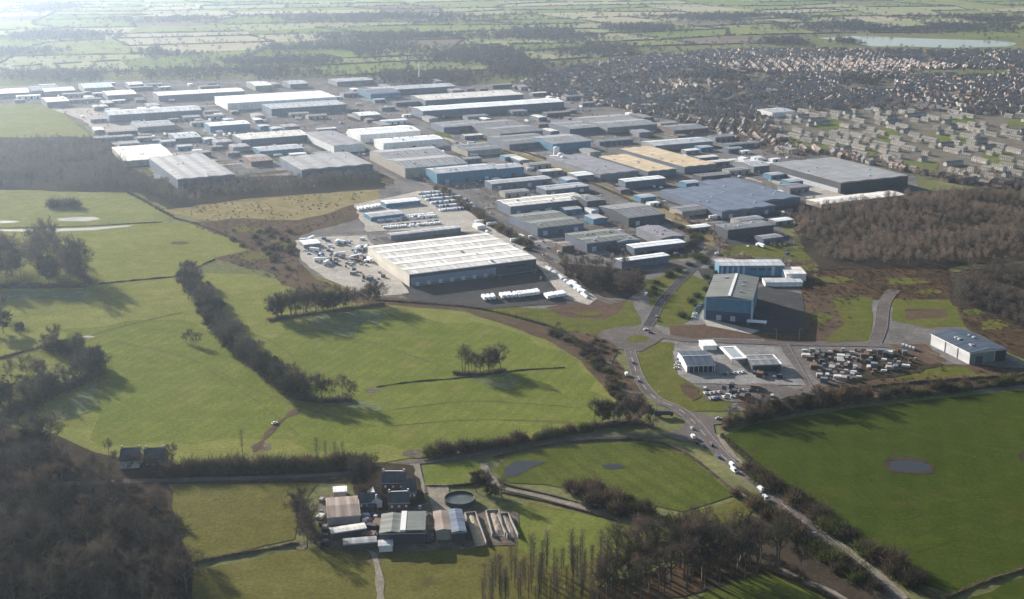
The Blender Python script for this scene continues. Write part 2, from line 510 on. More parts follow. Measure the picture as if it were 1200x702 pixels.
patch('pond_bank', ellipse_px(1202, 535, 9, 6), WOODF, .3)
patch('pond', [(-30, 260), (12, 258.8), (25, 260), (12, 261.6), (-30, 263)], FLOOD, .6)
patch('pond', [(66, 256.5), (86, 254.6), (112, 254.6), (118, 257), (100, 259.6), (70, 259)], FLOOD, .6)
patch('pond', [(-30, 269), (40, 269), (100, 267.4), (130, 265.4), (156, 263.8), (150, 266), (110, 270), (70, 271.4), (30, 271.6), (-30, 271)], FLOOD, .6)
patch('bare_soil', ellipse_px(211, 285, 11, 2), SCRUB, .4)
road('track', [(298, 530), (308, 516), (322, 500), (334, 490), (350, 480)], 4.5, SOIL, None, edge=1.6)
road('track', [(96, 398), (130, 386), (170, 376), (214, 366)], 1.6, G_E, None, edge=.5)
road('track', [(452, 366), (470, 376), (492, 386)], 2, G_E, None, edge=.6)
patch('bare_soil', ellipse_px(103, 395, 8, 1.2), CONL, .3)

for q, m_ in ((ellipse_px(975, 328, 22, 4, 16, .3), G_E), (ellipse_px(1060, 330, 26, 4, 16, .3), G_V), (ellipse_px(1090, 342, 16, 3, 16, .3), G_E), (ellipse_px(1165, 382, 16, 6, 16, .3), G_E), (ellipse_px(1140, 366, 12, 4, 16, .3), G_V), (ellipse_px(962, 372, 14, 6, 16, .3), G_V),
              (ellipse_px(985, 362, 10, 3, 16, .3), G_E), (ellipse_px(300, 300, 22, 4, 16, .3), G_E), (ellipse_px(330, 285, 18, 4, 16, .3), G_E), (ellipse_px(390, 340, 22, 4, 16, .3), G_E), (ellipse_px(290, 270, 26, 3, 16, .3), G_E), (ellipse_px(690, 368, 18, 3, 16, .3), G_E), (ellipse_px(600, 366, 22, 2.5, 16, .3), G_E), (ellipse_px(720, 450, 10, 10, 16, .3), G_E), (ellipse_px(1120, 440, 30, 4, 16, .3), G_E), (ellipse_px(980, 464, 40, 4, 16, .3), G_V)):
    patch('rough_grass', q, m_, 2, 5)
# frost that has stayed on the grass
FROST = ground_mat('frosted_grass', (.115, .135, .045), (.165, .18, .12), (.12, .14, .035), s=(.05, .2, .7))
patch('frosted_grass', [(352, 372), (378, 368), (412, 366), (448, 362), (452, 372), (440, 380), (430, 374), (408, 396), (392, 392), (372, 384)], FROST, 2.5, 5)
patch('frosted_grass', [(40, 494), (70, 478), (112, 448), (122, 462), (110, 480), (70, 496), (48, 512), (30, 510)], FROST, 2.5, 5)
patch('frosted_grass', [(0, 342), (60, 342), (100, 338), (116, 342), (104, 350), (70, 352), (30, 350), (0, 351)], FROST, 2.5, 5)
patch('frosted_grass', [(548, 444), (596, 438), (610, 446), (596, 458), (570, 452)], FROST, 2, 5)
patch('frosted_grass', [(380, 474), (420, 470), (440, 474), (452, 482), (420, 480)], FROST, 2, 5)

# ---- roads
MK = [(0, .22)]
road('road', [(1090, 740), (1048, 702), (1000, 662), (972, 638), (925, 598), (880, 562), (852, 540), (832, 518), (815, 497), (796, 480), (768, 467), (750, 446), (742, 425), (738, 410)], 8, ASPL, KERB, mark=MK)
patch('road', [(790, 478), (812, 482), (838, 490), (852, 490), (852, 496), (836, 498), (838, 508), (850, 526), (864, 540), (854, 544), (832, 528), (814, 519), (790, 515), (780, 510), (800, 502), (804, 492), (788, 484)], ASPL, .4, 5, LAYER[0] - .003)
road('verge', [(842, 510), (856, 530), (876, 548), (912, 578), (950, 608), (1000, 648), (1062, 702)], 3.2, TRACK, None, edge=.7)
road('road', [(752, 392), (764, 374), (776, 352), (800, 326), (822, 306), (838, 292)], 8, ASPH, KERB)
road('grass_track', [(834, 288), (818, 270), (770, 245), (725, 225), (680, 207), (640, 191), (590, 174), (540, 157)], 13, TAN, None, edge=2)
road('road', [(838, 292), (848, 280), (836, 266), (800, 250), (740, 228), (690, 210)], 6, ASPL, None)
road('road', [(800, 508), (770, 512), (730, 511), (690, 512), (640, 517), (590, 526), (560, 533), (520, 539), (470, 544), (425, 552), (380, 557), (300, 560.5), (190, 563), (60, 568), (-80, 574)], 5.5, ASPL, None, edge=.3)
road('track', [(584, 570), (600, 574), (640, 583), (690, 596), (738, 607), (775, 614)], 5, TRACK, None, edge=.4)
road('track', [(566, 543), (572, 556), (584, 570)], 5, TRACK, None, edge=.4)
road('track', [(486, 544), (490, 560), (493, 590)], 6, TRACK, None, edge=.4)
road('track', [(870, 650), (900, 660), (940, 680), (975, 694), (1010, 716)], 4, TRACK, None, edge=.4)
road('track', [(430, 634), (438, 650), (444, 672), (446, 705)], 4, TRACK, None, edge=.9)
road('road', [(1048, 340), (1038, 352), (1034, 366), (1032, 384), (1024, 404)], 10, ASPL, KERB)
road('road', [(770, 392), (800, 398), (850, 400), (930, 403), (1030, 405), (1080, 412), (1115, 428)], 8.5, ASPL, KERB)
road('road', [(918, 403), (930, 425), (942, 446), (950, 462)], 7, ASPL, KERB)
road('road', [(482, 196), (520, 222), (560, 248), (600, 275), (640, 303), (668, 326), (690, 344), (720, 356)], 8, ASPL, KERB)
road('road', [(738, 410), (722, 404), (706, 393), (722, 386), (742, 384), (764, 385), (772, 394), (760, 404), (738, 410)], 7.5, ASPL, None, edge=.3)
road('road', [(722, 404), (714, 424), (712, 442), (728, 456), (752, 462)], 5, ASPL, None)
patch('road', [(705, 388), (765, 384), (778, 396), (752, 412), (735, 412), (708, 404)], ASPL, 0)
patch('traffic_island', ellipse_px(748, 397.5, 12.5, 4.2, 20, 0), G_V, 0)
patch('mound_scrub', ellipse_px(697, 411, 25, 15), SCRUB, .8)

# ---- yards
patch('yard', [(346, 282), (372, 278), (430, 276), (470, 330), (480, 345), (430, 348), (380, 326), (354, 306)], CONL, 2)
patch('yard', [(415, 240), (490, 224), (520, 224), (560, 256), (600, 282), (640, 312), (560, 272), (480, 270), (430, 272)], CONL, 2)
patch('yard', [(470, 345), (628, 318), (660, 345), (664, 356), (560, 362), (480, 352)], ASPH, 1)
patch('yard', [(625, 305), (640, 308), (700, 350), (690, 358), (660, 350)], CONL, 1)
patch('yard', [(788, 412), (800, 406), (845, 404), (915, 408), (945, 452), (812, 450), (795, 440)], CONC, 1)
patch('yard', [(820, 454), (905, 450), (948, 460), (900, 472), (830, 470)], ASPL, 1.5, 6)
patch('bare_soil', [(796, 450), (812, 452), (822, 464), (812, 470), (800, 460)], SCRUB, 1.5, 5)
patch('yard', [(930, 412), (1010, 408), (1040, 410), (1012, 446), (965, 454)], ASPL, 1.5, 6)
patch('yard', [(1010, 409), (1075, 412), (1108, 428), (1050, 442), (1004, 447)], WOODF, 2, 6)
patch('yard', [(1040, 404), (1085, 404), (1110, 424), (1090, 428), (1060, 416)], SOIL, 1.5, 6)
patch('yard', [(820, 356), (828, 372), (890, 390), (945, 392), (940, 345), (900, 335)], ASPH, 1)
patch('yard', [(822, 372), (890, 388), (880, 392), (828, 382)], CONL, .6)
patch('yard', [(372, 582), (440, 576), (500, 586), (550, 596), (608, 600), (606, 640), (440, 648), (372, 640)], MUD, 1.6, 6)
patch('yard', [(412, 540), (484, 546), (500, 590), (450, 600), (418, 592)], WOODF, 1.5, 6)
patch('yard', [(500, 568), (525, 568), (530, 600), (508, 602)], TRACK, .8)
patch('yard', [(905, 198), (985, 222), (990, 232), (955, 236), (900, 212)], CONL, 1)
patch('yard', [(60, 128), (130, 126), (180, 150), (135, 170), (95, 140)], CONL, 2)

# ------------------------------------------------------------------ buildings
FOOT = []   # footprints (cx, cy, rz, w, d) used to keep clutter outside
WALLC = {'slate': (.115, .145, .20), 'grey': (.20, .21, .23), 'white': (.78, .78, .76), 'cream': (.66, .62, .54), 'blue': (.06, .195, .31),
         'brick': (.15, .10, .08), 'green': (.22, .27, .25), 'stone': (.36, .33, .29), 'dark': (.06, .065, .08), 'shed': (.52, .52, .53)}
ROOFC = {'white': (.86, .86, .85), 'pale': (.50, .51, .53), 'grey': (.20, .20, .21), 'mid': (.275, .275, .28), 'dark': (.17, .175, .19), 'tan': (.60, .47, .31), 'cream': (.78, .735, .67),
         'olive': (.175, .18, .165), 'blue': (.13, .16, .215), 'slate': (.10, .105, .115), 'purple': (.23, .22, .245), 'steel': (.065, .085, .12), 'teal': (.42, .52, .52), 'pink': (.28, .22, .185)}
DOOR = plain('roller_door_steel', (.42, .44, .47), .5, .4, .12)
DOORD = plain('roller_door_dark', (.06, .07, .09), .5, .4, .12)
GLASS = plain('window_glass', (.03, .045, .06), .12, .6, .2)
TRIM = plain('white_trim', (.75, .75, .74), .5, .4, .08)
RIDGE = plain('ridge_cap', (.62, .61, .58), .6, .3, .1)
PIPE = plain('grey_metal', (.35, .36, .37), .5, .4, .1)
SNAP = 25.5

def frame(FL, FR, BL, h, ang=None):
    a, b, c = [Vector(P(*q, h)) for q in (FL, FR, BL)]
    u = b - a
    raw = math.degrees(math.atan2(u.y, u.x))
    if ang is None:
        ang = raw
        if (a.y > 1050) and abs(raw - SNAP) < 40: ang = SNAP + (raw - SNAP) * .15
    ux = Vector((math.cos(R(ang)), math.sin(R(ang))))
    vx = Vector((-ux.y, ux.x))
    w = max(6, u.dot(ux))
    if abs(raw - ang) > 2:   # keep the horizontal extent seen in the photograph
        w = u.x / ux.x if ux.x > .3 else w
    d = max(6, (c - a).dot(vx))
    mid = (a + b) / 2
    cc = mid + vx * d / 2
    return cc, R(ang), w, d

def building(label, FL, FR, BL, h, spans=1, axis='u', roof='grey', wall='grey', cat='warehouse', name='warehouse', ang=None, pitch=5.0,
             doors=0, band=None, strip=True, over=.4, depth=None, parapet=False, vents=0):
    cc, rz, w, d = frame(FL, FR, BL, h, ang)
    if depth: 
        vx = Vector((-math.sin(rz), math.cos(rz)))
        cc = cc - vx * d / 2 + vx * depth / 2
        d = depth
    root = empty(name, (cc.x, cc.y, 0), rz)
    tag(root, label, cat)
    FOOT.append((cc.x, cc.y, rz, w, d))
    n = spans
    tp = math.tan(R(pitch))
    wm = sheet('wall_' + wall, WALLC[wall], 'x', 7.0, mul(WALLC[wall], .55), .35, .5, .35, .18, .97)
    rc = ROOFC[roof]
    sc = mul(rc, .68) if roof in ('white', 'cream', 'tan', 'pale') else mul(rc, 1.45)
    rm = sheet('roof_' + roof, rc, 'x' if axis == 'u' else 'y', 6.5, sc if strip else None, .5, .6, .3 if roof == 'white' else .12, .24 if roof == 'white' else .42)
    W = MB(); T = MB()
    # outline of the gable profile across the span direction
    L, S = (w, d) if axis == 'u' else (d, w)      # ridge length, spanned width
    sw = S / n
    rise = tp * sw / 2
    prof = []
    for i in range(n):
        prof += [(-S / 2 + i * sw, h), (-S / 2 + (i + .5) * sw, h + rise)]
    prof.append((S / 2, h))
    def at(l, s, z):
        return (l, s, z) if axis == 'u' else (-s, l, z)
    for sgn in (-1, 1):
        pts = [at(sgn * L / 2, s, z) for s, z in prof] + [at(sgn * L / 2, S / 2, 0), at(sgn * L / 2, -S / 2, 0)]
        if sgn == 1: pts.reverse()
        W.face(pts)
    for sgn in (-1, 1):
        W.face([at(-L / 2, sgn * S / 2, 0), at(L / 2, sgn * S / 2, 0), at(L / 2, sgn * S / 2, h), at(-L / 2, sgn * S / 2, h)])
    W.build('wall', wm, root)
    th, e = .28, over
    for i in range(len(prof) - 1):
        (s0, z0), (s1, z1) = prof[i], prof[i + 1]
        if i == 0: z0 -= tp * e; s0 -= e
        if i == len(prof) - 2: z1 -= tp * e; s1 += e
        lo, hi = .06, .06 + th
        A = [at(-L / 2 - e, s0, z0 + hi), at(L / 2 + e, s0, z0 + hi), at(L / 2 + e, s1, z1 + hi), at(-L / 2 - e, s1, z1 + hi)]
        Bq = [at(-L / 2 - e, s0, z0 + lo), at(L / 2 + e, s0, z0 + lo), at(L / 2 + e, s1, z1 + lo), at(-L / 2 - e, s1, z1 + lo)]
        T.face(A); T.face(list(reversed(Bq)))
        T.face([A[0], Bq[0], Bq[1], A[1]]) if i == 0 else None
        T.face([A[3], A[2], Bq[2], Bq[3]]) if i == len(prof) - 2 else None
        T.face([A[0], A[3], Bq[3], Bq[0]]); T.face([A[1], Bq[1], Bq[2], A[2]])
    ro = T.build('roof', rm, root)
    # gutters / fascia along the eaves
    Gt = MB()
    if axis == 'u':
        Gt.box((0, -d / 2 - over - .12, h - .1), (w + 2 * over, .2, .45))
    else:
        Gt.box((0, -d / 2 - over - .2, h - .2 ), (w + 2 * over, .12, .5))
    Gt.build('fascia', TRIM if wall in ('white', 'cream') else PIPE, root)
    if h > 6 and d > 25:
        for k in range(random.randint(2, 6)):
            V_ = MB(); q = random.uniform(-.42, .42) * L; iq = random.randrange(n)
            V_.box(at(q, -S / 2 + (iq + random.choice([.3, .7])) * sw, h + rise * .6 + .7), (random.uniform(1.2, 3), random.uniform(1.2, 3), 1.2))
            V_.build('roof_vent', PIPE, ro)
    if axis == 'u' and h > 5:
        for i in range(n):
            K = MB()
            s = -S / 2 + (i + .5) * sw
            K.box(at(0, s, h + rise + .42), (L, .7, .16) if axis == 'u' else (.7, L, .16))
            K.build('ridge_cap', RIDGE, ro)
    for k in range(doors):
        x = -w / 2 + w * (k + .5) / doors
        D = MB(); D.box((x, -d / 2 - .03, min(5, h * .62) / 2), (min(5.2, w / doors * .6), .1, min(5, h * .62)))
        D.build('roller_door', DOORD if k % 2 else DOOR, root)
    for k in range(vents):
        V_ = MB(); q = -L / 2 + L * (k + .5) / vents
        V_.box(at(q, sw * .18 * (-1 if k % 2 else 1), h + rise + .55), (1.6, 1.6, 1.3))
        V_.build('roof_vent', PIPE, ro)
    return root, w, d, h

def pane(root, name, mat, c, size):
    m = MB(); m.box(c, size)
    return m.build(name, mat, root)

B = building
# -- foreground of the estate, one by one
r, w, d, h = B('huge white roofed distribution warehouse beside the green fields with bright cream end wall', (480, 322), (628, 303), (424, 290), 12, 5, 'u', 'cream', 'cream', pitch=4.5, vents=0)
pane(r, 'front_cladding', plain('shaded_slate_cladding', (.05, .065, .10), .5, .35, .12), (0, -d / 2 - .06, 6.0), (w - .2, .1, 11.4))  # dark slate cladding; its strip under the eaves is shade put into the colour
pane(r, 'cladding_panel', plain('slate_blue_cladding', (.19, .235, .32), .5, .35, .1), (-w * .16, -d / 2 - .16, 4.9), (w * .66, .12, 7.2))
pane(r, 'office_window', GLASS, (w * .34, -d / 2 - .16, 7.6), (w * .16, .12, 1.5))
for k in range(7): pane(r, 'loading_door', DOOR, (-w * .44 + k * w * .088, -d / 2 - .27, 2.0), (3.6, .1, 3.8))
r, w, d, h = B('tall blue clad industrial building with grey gabled roof, beside the brown earth strip', (827, 348), (882, 352), (838, 322), 20, 1, 'v', 'olive', 'blue', pitch=6, ang=None, cat='industrial building', name='industrial_building')
pane(r, 'plinth', plain('navy_cladding', (.035, .055, .12), .5, .35, .1), (0, -d / 2 - .06, 4.2), (w + .2, .12, 8.0))
pane(r, 'ridge_cap', RIDGE, (0, 0, h + w / 2 * math.tan(R(6)) + .5), (2.4, d, .3))
for sx in (-1, 1): pane(r, 'corner_trim', plain('pale_blue_trim', (.36, .45, .55), .5, .3, .1), (sx * (w / 2 + .05), -d / 2 - .1, h / 2 - .2), (1.6, .5, h - .6))
for k in range(2): pane(r, 'loading_door', DOOR, (-w * .2 + k * w * .3, -d / 2 - .2, 2.4), (4.2, .16, 4.6))
pane(r, 'entrance_canopy', TRIM, (w * .62, -d / 2 - 5, 3.4), (w * .42, 7, .5))
for sx in (.45, .8): pane(r, 'canopy_post', PIPE, (w * sx, -d / 2 - 7.5, 1.55), (.4, .4, 3.1))
r, w, d, h = B('long low blue fronted unit with pale flat roof behind the tall blue building', (843, 312), (919, 311), (840, 303.5), 10, 1, 'u', 'pale', 'blue', pitch=2, cat='industrial building', name='industrial_building', ang=1, depth=22)
for k in range(5): pane(r, 'pilaster', plain('pale_blue_trim', (.36, .45, .55)), (-w / 2 + 3 + k * 5.2, -d / 2 - .2, 4.6), (2.2, .3, 9.0))
for k in range(3): pane(r, 'window', GLASS, (w * (.02 + .14 * k), -d / 2 - .08, 6.6), (6.4, .12, 1.6))
pane(r, 'pilaster', plain('pale_blue_trim', (.36, .45, .55)), (w * .33, -d / 2 - .2, 4.6), (3, .3, 9.0))
B('low white annexe with terrace roof attached beside the long blue unit', (897, 331), (941, 331), (896, 326), 4, 1, 'u', 'pale', 'white', pitch=2, cat='annexe', name='annexe_building', ang=1)
B('white walled service block with pink flat roof right of the blue unit', (922, 322), (944, 320), (921, 314), 7, 1, 'u', 'cream', 'white', pitch=2, cat='service block', name='service_block', ang=1)
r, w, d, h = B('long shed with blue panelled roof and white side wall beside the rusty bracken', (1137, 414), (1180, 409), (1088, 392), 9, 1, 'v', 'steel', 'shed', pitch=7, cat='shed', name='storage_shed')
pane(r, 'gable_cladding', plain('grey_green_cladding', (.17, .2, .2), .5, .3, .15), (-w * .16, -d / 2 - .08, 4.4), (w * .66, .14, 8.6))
pane(r, 'dark_bay', plain('charcoal_cladding', (.03, .033, .04), .5, .3, .15), (w * .34, -d / 2 - .08, 4.3), (w * .3, .14, 8.4))  # near-black panel over the right part of the gable
pane(r, 'loading_door', DOORD, (-w * .24, -d / 2 - .2, 3.0), (6.5, .12, 5.8))
for t in (-.2, .12): pane(r, 'downpipe', DOORD, (-w / 2 - .12, d * t, 4.2), (.16, .9, 8.2))
pane(r, 'eaves_trim', TRIM, (-w / 2 - .5, 0, 9.0), (.25, d, .5))
# filling station corner
r, w, d, h = B('showroom with dark blue panelled roof and lit white end wall by the green verge', (805, 428), (838, 427), (800, 412), 6, 1, 'u', 'steel', 'white', pitch=6, cat='showroom', name='showroom')
pane(r, 'shopfront', GLASS, (0, -d / 2 - .08, 2.6), (w - 1.5, .12, 4.6))
for k in range(6): pane(r, 'shopfront_mullion', TRIM, (-w * .42 + k * w * .168, -d / 2 - .18, 2.6), (.3, .08, 4.6))
cc, rz, w, d = frame((857, 421), (876, 420), (850, 406.5), 6)
cn = empty('fuel_canopy', (cc.x, cc.y, 0), rz); tag(cn, 'white rimmed flat fuel station canopy on posts with grey centre', 'canopy'); FOOT.append((cc.x, cc.y, rz, w, d))
pane(cn, 'canopy_deck', plain('canopy_grey', (.30, .34, .35), .6, .3, .15), (0, 0, 5.9), (w - 4, d - 4, .5))
for (c, s) in (((0, -d / 2 + 1, 5.95), (w, 2, 1.0)), ((0, d / 2 - 1, 5.95), (w, 2, 1.0)), ((-w / 2 + 1, 0, 5.95), (2, d - 4, 1.0)), ((w / 2 - 1, 0, 5.95), (2, d - 4, 1.0))):
    pane(cn, 'canopy_rim', plain('canopy_white', (.85, .85, .85), .5, .3, .05), c, s)
for i in (-1, 1):
    for j in (-1, 1): pane(cn, 'post', PIPE, (i * w * .3, j * d * .3, 2.85), (.5, .5, 5.65))
B('white flat roofed kiosk box beside the brown soil strip', (824, 405.5), (840, 405), (822.5, 399), 4, 1, 'u', 'white', 'white', pitch=1.5, cat='kiosk', name='kiosk')
r, w, d, h = B('small dark fronted shop with pale roof edge right of the fuel canopy', (882, 428), (915, 427), (878, 417.5), 6, 1, 'u', 'grey', 'dark', pitch=2, cat='shop', name='shop_building')
pane(r, 'shopfront', GLASS, (0, -d / 2 - .08, 2.4), (w * .8, .12, 3.6))
pane(r, 'parapet', TRIM, (w / 2 + .3, 0, 6.2), (.8, d + 1, 1.1)); pane(r, 'parapet', TRIM, (0, d / 2 + .3, 6.2), (w - .6, .8, 1.1))

# -- central blocks
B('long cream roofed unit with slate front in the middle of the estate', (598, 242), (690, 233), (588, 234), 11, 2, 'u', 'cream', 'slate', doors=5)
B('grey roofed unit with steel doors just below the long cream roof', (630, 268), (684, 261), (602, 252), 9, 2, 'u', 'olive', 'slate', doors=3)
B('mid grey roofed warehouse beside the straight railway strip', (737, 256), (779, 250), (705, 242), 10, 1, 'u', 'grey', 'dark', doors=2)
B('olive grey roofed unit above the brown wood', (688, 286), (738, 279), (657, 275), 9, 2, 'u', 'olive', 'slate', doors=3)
B('dull grey roofed unit touching the olive roof and the white canopy', (724, 284), (750, 281), (708, 270), 8, 1, 'v', 'grey', 'slate')
B('grey gabled workshop with two white rooflights behind the white canopy', (775, 279), (802, 277), (768, 264), 9, 1, 'v', 'purple', 'grey', doors=1, cat='workshop', name='workshop')
B('thin brilliant white roof of the upper office range near the verge', (743, 290), (804, 285), (740, 285), 8, 1, 'u', 'white', 'slate', cat='office', name='office_building', pitch=3)
B('thin brilliant white roof of the lower office range above the brown wood', (729, 307), (784, 299), (727, 303), 8, 1, 'u', 'white', 'slate', cat='office', name='office_building', pitch=3)
B('small white cube shaped store behind the grey roofed unit', (693, 247), (704, 246), (692, 243), 6, 1, 'u', 'white', 'white', cat='store', name='store_building')
B('tall dark grey plant block at the end of the long cream roof', (688, 236), (704, 234), (686, 228), 14, 1, 'u', 'mid', 'dark', cat='plant block', name='plant_block')
B('blue walled warehouse with pale end wall left of the estate road', (512, 204), (582, 197), (500, 198), 14, 1, 'u', 'pale', 'blue', doors=3)
B('blue walled extension warehouse with thin white eaves', (562, 201), (614, 194.5), (556, 196), 12, 1, 'u', 'pale', 'blue', doors=2)
B('low slate blue unit below the blue extension warehouse', (577, 216), (646, 209), (572, 212), 8, 1, 'u', 'pale', 'slate', doors=4)
B('row of small pale roofed units above the long cream roof', (640, 224), (690, 217), (634, 219), 7, 2, 'u', 'pale', 'slate', doors=3)
B('big dull grey roofed warehouse with brown lit end wall', (475, 197), (548, 192), (441, 176), 13, 2, 'u', 'mid', 'stone', doors=3)
B('white roofed warehouse directly behind the big dull grey roof', (449, 169), (520, 162), (440, 164), 12, 1, 'u', 'white', 'white', doors=3)
B('white roofed warehouse farther back with bright end wall and shadowed front', (422, 159), (493, 152.5), (413, 152), 12, 1, 'u', 'white', 'white', doors=3)
B('purple grey roofed warehouse with long blazing white side wall', (391, 172), (428, 168), (361, 156), 11, 2, 'v', 'purple', 'white')
B('striped grey roofed warehouse with blue front behind the tree belt', (353, 200), (437, 192), (325, 185), 12, 4, 'v', 'mid', 'slate', doors=4)
B('huge ribbed grey roofed works with blue front beside the dark wood', (206, 212), (277, 203), (175, 186), 13, 4, 'v', 'mid', 'slate', doors=3)
B('cream flat roofed shed at the edge of the dark wood', (146, 188.5), (204, 185), (137, 172), 8, 1, 'u', 'cream', 'stone', pitch=2)
B('beige long roofed unit between the striped roof and the small white roof', (282, 165), (364, 157), (268, 159), 9, 2, 'u', 'cream', 'slate')
B('low blue fronted unit under the beige long roof', (304, 178), (356, 173), (298, 173), 7, 1, 'u', 'pale', 'blue')
B('narrow bright white roof with blue front left of centre', (245, 149), (294, 144), (240, 145), 10, 1, 'u', 'white', 'blue')
B('long grey roof with pale edge and slate front at back left', (128, 135.5), (236, 128.5), (124, 130), 13, 1, 'u', 'pale', 'slate')
B('largest brilliant white roof of the back row', (267, 121.5), (394, 113.5), (252, 113.5), 13, 3, 'u', 'white', 'white', pitch=3)
B('bluish white roof just below the largest white roof', (317, 128.5), (406, 121.5), (311, 123), 12, 2, 'u', 'pale', 'slate')
B('long thin white roof at the far back left of centre', (186, 112.5), (286, 106.5), (180, 108.5), 11, 1, 'u', 'white', 'slate')
B('white slab roof beside the long thin white roof', (126, 112), (160, 110), (122, 107), 10, 1, 'u', 'white', 'slate')
B('white roof with dark blue front above the hazy pasture', (52, 121), (84, 117), (46, 116), 10, 1, 'u', 'white', 'slate')
B('pale roof at the left edge of the picture', (-8, 110), (33, 108.5), (-14, 105), 9, 1, 'u', 'white', 'slate')
B('blue grey roof next to the pale roof on the left edge', (36, 107), (72, 104.5), (30, 102), 9, 1, 'u', 'blue', 'slate')
B('white roof with grey front beyond the blue grey roof', (52, 107.5), (88, 105.5), (48, 103.5), 8, 1, 'u', 'white', 'grey')
B('pale teal roof in the far back row', (98, 104), (134, 101.5), (94, 98.5), 10, 1, 'u', 'teal', 'green')
B('small bright white roof among the farthest trees on the left', (151, 99.5), (168, 98.5), (149, 96.5), 9, 1, 'u', 'white', 'slate')
B('small white roof with teal front among the farthest sheds', (299, 101), (319, 99.5), (297, 96), 10, 1, 'u', 'white', 'green')
B('bluish small roof right of the teal fronted white roof', (340, 99), (361, 97.5), (338, 95), 9, 1, 'u', 'pale', 'slate')
B('pale roof group in the back row near the chimney', (394, 97), (438, 92.5), (390, 93.5), 9, 2, 'u', 'pale', 'grey')
B('blue walled works in front of the white chimney', (434, 111), (470, 107.5), (428, 105), 11, 1, 'u', 'blue', 'blue')
B('long pale roof running past the foot of the white chimney', (440, 107), (534, 100.5), (436, 103), 10, 1, 'u', 'pale', 'slate')
B('long cream roofed works, upper of the two at back right', (499, 118), (613, 110.5), (489, 112), 12, 2, 'u', 'cream', 'slate')
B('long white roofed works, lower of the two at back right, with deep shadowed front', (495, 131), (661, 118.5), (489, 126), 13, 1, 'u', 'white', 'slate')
B('short cream white roof left of the two long works', (422, 136), (446, 134), (419, 132), 8, 1, 'u', 'white', 'grey')
B('wide grey roofed depot in the middle distance', (586, 158), (636, 152), (566, 143), 10, 2, 'u', 'grey', 'grey')
B('grey blue roofed depot left of the tan roofs', (597, 170), (652, 164), (586, 160), 9, 2, 'u', 'grey', 'slate')
B('blue walled block with pale roof behind the railway strip', (648, 170), (692, 164), (640, 160), 12, 1, 'u', 'mid', 'blue')
B('grey flat roofed factory in front of the dense housing', (712, 150), (770, 145), (702, 136), 10, 2, 'u', 'mid', 'grey')
B('tan roofed factory, left of the twin tan roofs', (760, 202), (792, 197), (706, 184), 9, 3, 'v', 'tan', 'slate')
B('tan roofed factory, right of the twin tan roofs', (803, 197), (838, 191), (742, 174), 9, 3, 'v', 'tan', 'slate')
B('long pale white roof behind the twin tan roofs', (768, 170.5), (836, 166), (757, 165), 8, 1, 'u', 'pale', 'grey')
B('dull purple roofed unit with pale stripes left of the twin tan roofs', (704, 206), (748, 199), (664, 183), 8, 3, 'v', 'purple', 'grey')
B('thin white roofed unit below the twin tan roofs', (733, 213), (780, 209), (729, 209.5), 9, 1, 'u', 'white', 'slate')
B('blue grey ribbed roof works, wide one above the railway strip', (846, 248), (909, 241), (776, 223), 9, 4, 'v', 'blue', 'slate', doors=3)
B('blue roofed works behind the wide ribbed roof', (896, 237), (937, 230), (846, 211), 9, 2, 'v', 'blue', 'slate')
B('dark roofed office block with pale frame below the ribbed roof works', (852, 268), (908, 265), (848, 261), 10, 1, 'u', 'dark', 'dark', cat='office', name='office_building', pitch=2)
r, w, d, h = B('very large pale grey roofed distribution shed near the housing', (985, 214), (1065, 206.5), (904, 191), 14, 4, 'v', 'mid', 'dark', pitch=3)
pane(r, 'side_cladding', plain('pale_side_cladding', (.42, .43, .45)), (-w / 2 - .08, -d * .12, 3.2), (.14, d * .7, 5.6))
B('long tan roofed low store in front of the very large grey shed', (962, 239), (1062, 229), (950, 233), 5, 1, 'u', 'cream', 'stone', pitch=3)
B('white gabled block behind the railway strip by the bright tanks', (676, 207), (696, 204), (668, 203), 7, 1, 'u', 'white', 'grey')
B('pale shed among parked trailers behind the warehouse yard', (452, 240), (493, 234), (447, 236.5), 5, 1, 'u', 'white', 'blue')
B('bluish white shed in front of the pale yard shed', (434, 256), (474, 249), (428, 251), 5, 1, 'u', 'pale', 'blue')
B('long thin pale lean-to store touching the yard behind the huge warehouse', (458, 277), (540, 266), (454, 274.5), 5, 1, 'u', 'pale', 'slate')
B('small white roofed shed in the scrapyard corner', (356, 287), (376, 285), (354, 282), 4, 1, 'u', 'white', 'grey', cat='shed', name='storage_shed')
B('brick gatehouse beside the lorry road at the warehouse end', (659, 289), (673, 287), (656, 284), 6, 1, 'u', 'pink', 'brick', cat='gatehouse', name='gatehouse')
B('grey roofed unit among trees left of the dark office block', (800, 249), (836, 243), (792, 243), 6, 1, 'u', 'grey', 'stone')
B('pale roofed unit behind the very large grey shed', (884, 196), (905, 193), (872, 188), 8, 1, 'u', 'pale', 'grey')
B('pink brick unit beside the end of the estate road', (790, 153), (830, 150), (782, 147), 8, 1, 'u', 'grey', 'brick')
B('small bright office in front of the housing at upper right', (905, 132), (932, 130.5), (902, 127), 8, 1, 'u', 'pale', 'white', cat='office', name='office_building')
B('hazy grey depot between the two long works and the blue block', (668, 152), (702, 148), (660, 144), 9, 2, 'u', 'mid', 'slate')
B('low pale depot beneath the long white works', (520, 150), (572, 145), (514, 144), 9, 2, 'u', 'mid', 'slate')
B('grey unit between the two white roofed warehouses and the depot', (548, 178), (588, 173), (540, 170), 8, 2, 'u', 'grey', 'stone')
B('flat grey shed left of the narrow bright white roof', (160, 150), (206, 146), (152, 144), 8, 2, 'u', 'mid', 'grey')
B('pale small shed by the cream flat roof', (205, 163), (236, 160), (198, 157), 7, 1, 'u', 'pale', 'slate')
B('brown roofed unit left of the striped grey roof', (294, 190), (320, 187), (286, 183), 7, 1, 'u', 'pink', 'brick')

